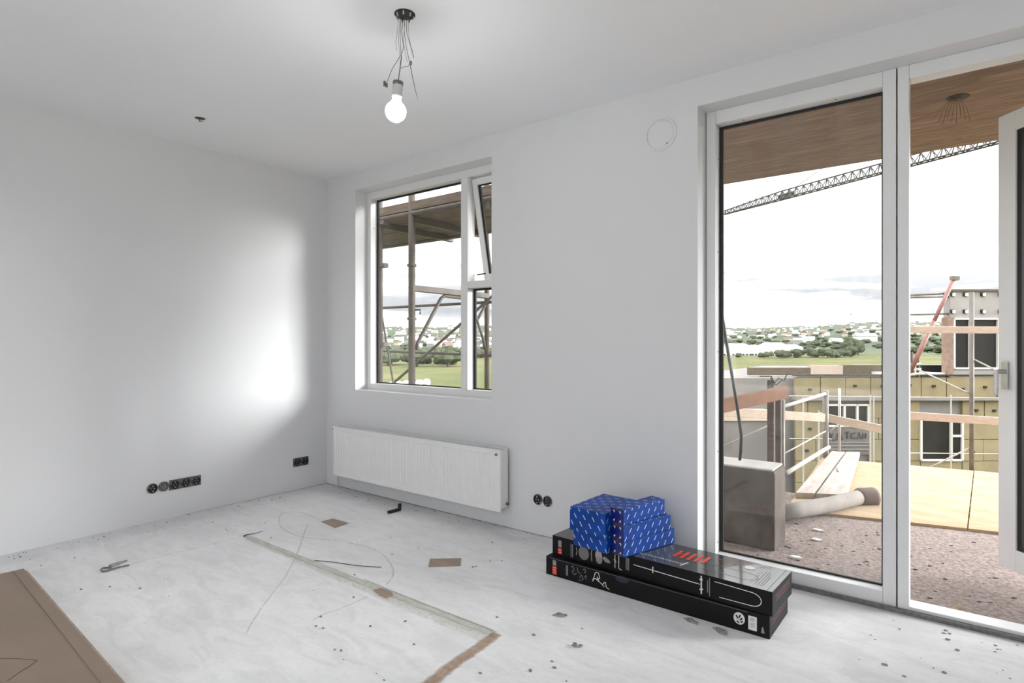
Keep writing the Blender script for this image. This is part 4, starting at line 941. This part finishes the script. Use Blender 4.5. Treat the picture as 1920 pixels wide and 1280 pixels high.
for L_ in (((1551, 803), (1556, 815), (1553, 824)), ((1561, 812), (1558, 820), (1562, 826), (1569, 822), (1570, 812)), ((1572, 824), (1575, 812), (1579, 824)), ((1584, 810), (1592, 809)), ((1588, 809), (1588, 822)), ((1603, 811), (1596, 813), (1595, 820), (1603, 821)), ((1607, 822), (1610, 811), (1614, 822)), ((1617, 822), (1617, 812), (1623, 821), (1623, 812))):
    scr(L_, .022)
sc_.build('lettering', M_BLACK, B)['kind'] = 'stuff'
for y_ in (828, 834, 841): nb(a + .03, b_ - .03, NB_D - .03, NB_D, zz_(y_ + 2), zz_(y_)).build('batten', M_CONC, B)
# roof clutter: parapet strips
for (x0, x1, y0, y1, m, nm) in ((1403, 1517, 689, 703, M_OLDPLANK, 'parapet_strip'), (1517, 1577, 685, 703, M_PLANK, 'parapet_board'), (1577, 1672, 684, 702, M_OLDPLANK, 'parapet_strip'), (1724, 1776, 684, 697, M_BLACK, 'parapet_strip')):
    nb(q(x0, 18), q(x1, 18), 17.9, 18.1, zz_(y1, 18), zz_(y0, 18)).build(nm, m, B)
nb(q(1670), q(1778), NB_D + .1, NB_D + 1.2, zr, zr + .10).build('roof_sheet', M_WHITE, B)
# upper storey
U0, U1, UD = q(1783), q(2150), NB_D - .0
ub = zz_(712); ut = zz_(546); wa, wb_, wc, wd = q(1788), q(1874), zz_(692), zz_(596)
up = MB()
for bb in ((U0, wa, ub, ut), (wb_, U1, ub, ut), (wa, wb_, ub, wc), (wa, wb_, wd, ut)): up.bx(bb[0], bb[1], UD + .02, UD + .3, bb[2], bb[3], MN)
up.bx(U0, U1, UD + .9, UD + 7, ub, ut, MSK_); up.build('upper_storey', mat('light_cast_concrete', srgb(162, 156, 153), .9, var=.15, vscale=1.5, bump=.2), B)
nb(U0 - .02, U1, UD - .03, UD + 7, ut, ut + .06).build('roof_cap', M_OLDPLANK, B)
nb(U0 - .09, wa - .01, UD - .02, UD + .25, ub + .1, wd + .02).build('door_lining', mat('brown_lining', srgb(150, 126, 112), .9, var=.3), B)
o = MB()
for bb in ((wa, wb_, wd - .05, wd), (wa, wb_, wc, wc + .05), (wa, wa + .05, wc, wd), (wb_ - .05, wb_, wc, wd), (q(1818), q(1822), wc, wd)): o.bx(bb[0], bb[1], UD - .01, UD + .1, bb[2], bb[3], MN)
o = o.build('window', mat('pale_window_frame', srgb(222, 214, 208), .6, var=.1), B); nb(wa + .05, wb_ - .05, UD + .06, UD + .07, wc + .05, wd - .05).build('pane', M_GLASSDARK, o)
nb(q(1872), q(1886), UD - .01, UD + .02, zz_(705), zz_(600)).build('patched_strip', mat('blotchy_plaster', srgb(214, 208, 202), .9, col2=srgb(130, 122, 118), vscale=6), B)
for row_y in (551, 583):
    for px_ in (1786, 1810, 1843, 1876, 1908, 1940):
        h_ = nb(q(px_ - 4), q(px_ + 3), UD - .01, UD + .03, zz_(row_y + 4), zz_(row_y - 3)).build('pocket', M_BLACK, B)
        nb(q(px_ - 1), q(px_ + 4), UD - .03, UD + .03, zz_(row_y + 4), zz_(row_y - 2)).build('block', M_WHITE, B)
# red push-pull prop and rails on the roof
pr_ = thing('push_prop', 'long faded red steel prop leaning up across the sky by the building', 'prop', W(1707, 700, 16))
a_ = W(1706, 698, 16); b__ = W(1788, 524, 16)
MB().tube([a_, a_ + (b__ - a_) * .55], .060, 10).build('outer_tube', M_RED, pr_, smooth=True); MB().tube([a_ + (b__ - a_) * .5, b__], .050, 10).build('inner_tube', M_RED, pr_, smooth=True)
MB().beam(W(1784, 521, 16), W(1796, 522, 16), .14, .10).build('head_plate', M_ZINC, pr_)
gr2 = 'roof guard rails beside the upper storey'
tubething('roof_rail', 'topmost of the thin roof rails left of the upper storey', 'rail', W(1686, 554, 17.3), W(1786, 549, 17.3), .035, M_ZINC, gr2)
tubething('roof_rail', 'second thin roof rail, just below the topmost one', 'rail', W(1686, 557, 17.1), W(1786, 556, 17.1), .035, M_ZINC, gr2)
tubething('roof_rail', 'lowest thin roof rail left of the upper storey', 'rail', W(1686, 590, 17.1), W(1786, 588, 17.1), .03, M_ZINC, gr2)
ck = thing('roof_post_cluster', 'cluster of short dark posts and clamps at the foot of the red prop', 'clamps', W(1715, 708, 16.5))
for x_, y0_, y1_ in ((1709, 706, 660), (1721, 706, 664), (1712, 706, 682)): MB().tube([W(x_, y0_, 16.5), W(x_, y1_, 16.5)], .04, 8).build('post', M_DARKZINC, ck)
for y_ in (684, 694, 702): MB().tube([W(1707, y_, 16.45), W(1726, y_ - 2, 16.45)], .04, 8).build('clamp', M_WHITETUBE, ck)
# thin facade scaffold in front of the building
fs = thing('facade_scaffold', 'slender pale scaffold standing in front of the insulated building', 'scaffold', W(1700, 1000, 16))
for x_, yt in ((1506, 742), (1535, 770), (1632, 740), (1638, 742), (1783, 740)): MB().tube([W(x_, 1150, 15.8), W(x_, yt, 15.8)], .022, 6).build('pole', M_WHITETUBE, fs)
for y_, xa, xb in ((849, 1700, 1900), (742, 1480, 1900), (822, 1480, 1560), (786, 1400, 1480)): MB().tube([W(xa, y_, 15.8), W(xb, y_ + 4 * (xb - xa) / 400, 15.8)], .014, 6).build('ledger', M_WHITETUBE, fs)

# ------------------------------------------------------------------ tower crane jib
cj = thing('crane_jib', 'long dark lattice crane jib reaching across the sky', 'crane', W(1700, 315, 90))
DLc, DRc = 120.0, 76.0; Lp = W(1357, 402, DLc); Rp = W(1884, 264, DRc); dirj = (Rp - Lp); Rp = Rp + dirj * .8; dirj = Rp - Lp; Lj = dirj.length; dj = dirj.normalized(); side = dj.cross(Vector((0, 0, 1))).normalized()
M_CR = mat('dark_crane_steel', srgb(70, 66, 64), .6, var=.3)
hb, wj = 1.5, 1.0
ch = [('chord', -wj / 2, 0), ('chord', wj / 2, 0), ('chord', 0, hb)]
def jp(s_, o_, z_):
    tp = min(1, .45 + s_ / 14); return Lp + dj * s_ + side * o_ * tp + Vector((0, 0, z_ * tp))
for nm, o_, z_ in ch:
    MB().tube([jp(0, o_, z_), jp(14, o_, z_), jp(Lj, o_, z_)], .13, 5).build(nm, M_CR, cj)
lz = MB(); st_ = 1.5; k = 0
while k * st_ < Lj - st_:
    s0, s1 = k * st_, (k + 1) * st_; mid = (s0 + s1) / 2
    for o_ in (-wj / 2, wj / 2):
        lz.tube([jp(s0, o_, 0), jp(mid, 0, hb)], .085, 3, False); lz.tube([jp(mid, 0, hb), jp(s1, o_, 0)], .085, 3, False)
    lz.tube([jp(s0, -wj / 2, 0), jp(s1, wj / 2, 0)], .085, 3, False); k += 1
o = lz.build('lacing', M_CR, cj); o['kind'] = 'stuff'
MB().beam(jp(13.5, 0, .45), jp(17, 0, .5), .5, .8).build('tie_fitting', M_CR, cj)
MB().tube([jp(17, 0, hb), jp(17, 0, hb) + (W(1560, 316, 102) - W(1494, 362, 104)) * 1.6], .045, 4).build('tie_bar', M_CR, cj)

# ------------------------------------------------------------------ landscape
prof_z = [(0, -9.3), (30, -9.3), (90, -8.6), (180, -8.0), (300, -8.4), (420, -9.0), (620, -8.0), (900, 0), (1500, 22), (2400, 56), (3200, 80), (4200, 96), (5200, 80)]
def hz(x, y):
    r = math.hypot(x - CAM.x, y - CAM.y); a = math.atan2(y, x)
    for (r0, z0), (r1, z1) in zip(prof_z[:-1], prof_z[1:]):
        if r <= r1: z = z0 + (z1 - z0) * max(0, (r - r0)) / (r1 - r0); break
    else: z = prof_z[-1][1]
    if r > 700: z += (r - 700) / 2500 * 9 * (math.sin(a * 9) + .6 * math.sin(a * 23 + 1) + .3 * math.sin(a * 61))
    z += math.sin(x * .02) * math.cos(y * .017) * min(1, r / 300) * .8
    return z
rings = [0, 30, 60, 100, 150, 200, 260, 330, 400, 480, 560, 660, 780, 900, 1100, 1300, 1600, 2000, 2400, 2900, 3500, 4200, 5200]
v = []; f = []; NA = 240
for r in rings:
    for k in range(NA):
        a = 2 * math.pi * k / NA; x = CAM.x + r * math.cos(a); y = CAM.y + r * math.sin(a); v.append((x, y, hz(x, y)))
for i in range(len(rings) - 1):
    for k in range(NA):
        if i == 0 and k == 0: pass
        f.append((i * NA + k, (i + 1) * NA + k, (i + 1) * NA + (k + 1) % NA, i * NA + (k + 1) % NA))
def land_mat():
    m = bpy.data.materials.new('grass_and_scrub'); m.use_nodes = True; t = NT(m.node_tree); b = t.n['Principled BSDF']; b.inputs['Roughness'].default_value = .95; b.inputs['Specular IOR Level'].default_value = .1
    p = t.new('ShaderNodeNewGeometry').outputs['Position']
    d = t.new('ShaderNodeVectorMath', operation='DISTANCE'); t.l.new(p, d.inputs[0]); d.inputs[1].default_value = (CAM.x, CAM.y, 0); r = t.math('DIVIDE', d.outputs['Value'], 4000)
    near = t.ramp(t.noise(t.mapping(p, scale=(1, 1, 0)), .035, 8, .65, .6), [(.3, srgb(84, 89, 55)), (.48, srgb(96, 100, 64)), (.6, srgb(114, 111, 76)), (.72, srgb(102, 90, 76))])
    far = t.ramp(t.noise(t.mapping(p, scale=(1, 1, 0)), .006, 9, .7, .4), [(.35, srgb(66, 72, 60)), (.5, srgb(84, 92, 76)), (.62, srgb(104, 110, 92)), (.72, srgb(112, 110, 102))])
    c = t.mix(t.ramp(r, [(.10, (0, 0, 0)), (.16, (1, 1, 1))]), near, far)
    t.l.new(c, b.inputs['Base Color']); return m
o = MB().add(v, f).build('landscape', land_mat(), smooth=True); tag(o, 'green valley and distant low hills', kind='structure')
# distant mountains, their blue haze put into the surface colour
mv = []; mf = []; MK = 260
for i, (r, hscale) in enumerate(((8200, 0), (9000, .75), (9800, 1), (11500, .2))):
    for k in range(MK):
        a = 2 * math.pi * k / MK; hh = 225 + 75 * math.sin(a * 7 + .6) + 42 * math.sin(a * 17 + 2) + 22 * math.sin(a * 41) + 12 * math.sin(a * 83 + i)
        mv.append((r * math.cos(a), r * math.sin(a), -20 + hh * hscale))
for i in range(3):
    for k in range(MK): mf.append((i * MK + k, (i + 1) * MK + k, (i + 1) * MK + (k + 1) % MK, i * MK + (k + 1) % MK))
o = MB().add(mv, mf).build('mountains', mat('haze_tinted_rock', srgb(150, 158, 172), 1.0, var=.1, vscale=.002, spec=.0), smooth=True); tag(o, 'mountains on the horizon, coloured as if in blue-grey haze', kind='structure')
# long white building
wbx = thing('factory_building', 'long low white building at the far edge of the green field', 'building', W(1430, 666, 430))
def onland(px, D, dz=0):
    p = W(px, 640, D); p.z = hz(p.x, p.y) + dz; return p
M_FW = mat('white_cladding', srgb(238, 238, 236), .6, var=.04); M_RF = mat('grey_sheet_roof', srgb(176, 178, 178), .6, var=.1)
for px0, px1, hgt, m in ((1340, 1362, 4, M_FW), (1372, 1410, 6.5, M_FW), (1408, 1445, 5.2, M_FW), (1446, 1478, 7.2, M_FW), (1478, 1506, 5.6, M_FW)):
    a_ = onland(px0, 430); b__ = onland(px1, 430); u_ = (b__ - a_).normalized(); u_.z = 0; dpt = FW * 24
    z0 = min(a_.z, b__.z) - 1; z1 = a_.z + hgt
    P = [a_, b__, b__ + dpt, a_ + dpt]; mb = MB(); mb.add([(p.x, p.y, z0) for p in P] + [(p.x, p.y, z1) for p in P], [(0, 1, 5, 4), (1, 2, 6, 5), (2, 3, 7, 6), (3, 0, 4, 7), (4, 5, 6, 7)])
    hall = mb.build('hall', m, wbx)
    ra = a_ + dpt / 2; rb_ = b__ + dpt / 2; rz = z1 + 2.2
    mb = MB(); o_ = .4
    mb.add([(P[0].x, P[0].y, z1), (P[1].x, P[1].y, z1), (P[2].x, P[2].y, z1), (P[3].x, P[3].y, z1), (ra.x, ra.y, rz), (rb_.x, rb_.y, rz)], [(0, 1, 5, 4), (2, 3, 4, 5), (0, 4, 3), (1, 2, 5)]); mb.build('roof', M_RF if px0 in (1372, 1446) else M_FW, hall)
    n_ = int((px1 - px0) / 6)
    for k in range(n_):
        c_ = a_ + (b__ - a_) * ((k + .5) / n_); MB().beam(Vector((c_.x, c_.y, z0 + 1.6)) - FW * .1 - RT * .7, Vector((c_.x, c_.y, z0 + 1.6)) - FW * .1 + RT * .7, .2, 1.0).build('door', M_GLASSDARK, hall)
# houses of the town
HM = [mat('house_white', srgb(236, 234, 230), .8, var=.05), mat('house_cream', srgb(214, 200, 176), .8, var=.05), mat('house_grey', srgb(168, 168, 170), .8, var=.05)]
HR = [mat('roof_dark', srgb(92, 86, 86), .8, var=.1), mat('roof_red', srgb(130, 100, 90), .8, var=.1), mat('roof_pale', srgb(206, 206, 204), .8, var=.1)]
protos = {}
def house(hm, hr):
    if (hm, hr) in protos: return copy_tree(protos[(hm, hr)])
    h_ = thing('house', 'x', 'house'); MB().bx(-6, 6, -4, 4, -4, 5).build('walls', HM[hm], h_, local=True)
    MB().add([(-6.4, -4.6, 4.8), (6.4, -4.6, 4.8), (6.4, 4.6, 4.8), (-6.4, 4.6, 4.8), (-6.4, 0, 7.6), (6.4, 0, 7.6)], [(0, 1, 5, 4), (2, 3, 4, 5), (0, 4, 3), (1, 2, 5), (3, 2, 1, 0)]).build('roof', HR[hr], h_, local=True)
    protos[(hm, hr)] = h_; return h_
random.seed(21)
def put_house(px, D, s, zone):
    h_ = house(random.choice((0, 0, 0, 1, 2)), random.choice((0, 2, 2, 2, 0, 1))); p = onland(px, D); h_.location = p; h_.scale = (s * random.uniform(.8, 1.5), s, s * random.uniform(.8, 1.3)); h_.rotation_euler = (0, 0, TH + random.uniform(-.7, .7))
    h_['label'] = 'tiny pale house of the distant town seen through the ' + zone; h_['group'] = 'distant town houses seen through the ' + zone
def scatter(n, px0, px1, d0, d1, gap):
    "n spots spread over the visible slope, never closer than the gap (px, relative depth)"
    out = []; tries = 0
    while len(out) < n and tries < 6000:
        tries += 1; px = random.uniform(px0, px1); u = random.random(); D = 1 / (1 / d0 + (1 / d1 - 1 / d0) * u) if d1 / d0 > 1.2 else random.uniform(d0, d1)
        if all(abs(px - a) > gap or abs(math.log(D / b)) > .08 for a, b in out): out.append((px, D))
    return out
for px, D in scatter(100, 1358, 1652, 1000, 3200, 5): put_house(px, D, random.uniform(.45, .95), 'fixed pane')
for px, D in scatter(28, 1706, 1780, 900, 3000, 5): put_house(px, D, random.uniform(.45, .95), 'door opening')
for px, D in scatter(90, 716, 922, 620, 2600, 6): put_house(px, D, random.uniform(.5, 1.0), 'left window')
for px, D, s in ((1496, 760, .9), (1516, 820, 1.2), (1567, 720, .9), (1622, 760, 1.6), (1480, 900, .8)): put_house(px, D, s, 'fixed pane')
# trees
def treemesh(seed):
    r_ = random.Random(seed); mb = MB()
    for k in range(9):
        c_ = Vector((r_.uniform(-.5, .5), r_.uniform(-.5, .5), r_.uniform(.45, 1.1))); rr = r_.uniform(.28, .5)
        pr2 = [(max(.001, rr * math.sin(math.pi * i / 5)) * r_.uniform(.8, 1.15), -rr * math.cos(math.pi * i / 5)) for i in range(6)]
        mb.lathe(pr2, 7, Matrix.Translation(c_))
    return mb
M_TREE = mat('bush_leaves', srgb(92, 99, 80), 1.0, col2=srgb(66, 73, 56), vscale=3, spec=.05)
TREE = []
for s_ in range(4):
    o = treemesh(s_).build('bush', M_TREE, smooth=False); MB().tube([(0, 0, -.2), (0, 0, .6)], .07, 6).build('trunk', M_OLDPLANK, o, local=True); TREE.append(o)
used = [False] * 4
def put_tree(px, D, s, label, group, wide=1.3):
    k = random.randrange(4)
    if used[k]: o = copy_tree(TREE[k])
    else: o = TREE[k]; used[k] = True
    o.location = onland(px, D); o.scale = (s * wide, s * wide, s); o.rotation_euler = (0, 0, random.random() * 6); tag(o, label, 'bush', group)
for px, s in ((1385, 2.2), (1432, 3.2), (1441, 3), (1463, 3.8), (1472, 3.4), (1490, 4.2), (1500, 3.6), (1522, 4.6), (1530, 4), (1552, 4.5), (1562, 4), (1572, 4.2), (1583, 4), (1594, 5)):
    put_tree(px, 385 + random.uniform(-12, 12), s, 'dark round bush in the row beyond the green field', 'row of bushes beyond the green field')
for px, s in ((1600, 9), (1609, 8), (1588, 7)): put_tree(px, 420, s, 'tall dark tree rising above the bush row', 'tall trees behind the bush row', .8)
for px, D in scatter(70, 1356, 1655, 560, 1500, 9): put_tree(px, D, random.uniform(3, 4.5), 'dark tree on the slope below the town', 'trees on the slope seen through the fixed pane', 2.0)
for px, D in scatter(24, 1705, 1780, 420, 1300, 8): put_tree(px, D, random.uniform(3, 4.5), 'dark tree on the slope seen through the door', 'trees seen through the door opening', 1.8)
for px, D in scatter(60, 712, 925, 330, 1300, 8): put_tree(px, D, random.uniform(2.5, 4.2), 'dark tree in the valley seen through the left window', 'trees seen through the left window', 1.8)
for k in range(8): put_tree(random.uniform(725, 860), random.uniform(215, 260), random.uniform(3, 5), 'green bush at the edge of the meadow below the left window', 'bushes by the meadow', 1.5)
for i, u_ in enumerate(used):
    if not u_:
        for ch_ in list(TREE[i].children): bpy.data.objects.remove(ch_)
        bpy.data.objects.remove(TREE[i])
# pale site material below the left window
for k, px in enumerate((722, 734, 748, 762, 786, 800)):
    p = onland(px, 118 + k * 2, .0); o = MB().lathe([(0, 0), (.75, .05), (.9, .7), (.6, 1.35), (0, 1.45)], 12).build('sand_bag', M_WHITE, smooth=True); o.location = p; tag(o, 'white bulk bag on the ground far below the left window', 'bag', 'white bulk bags below the left window')
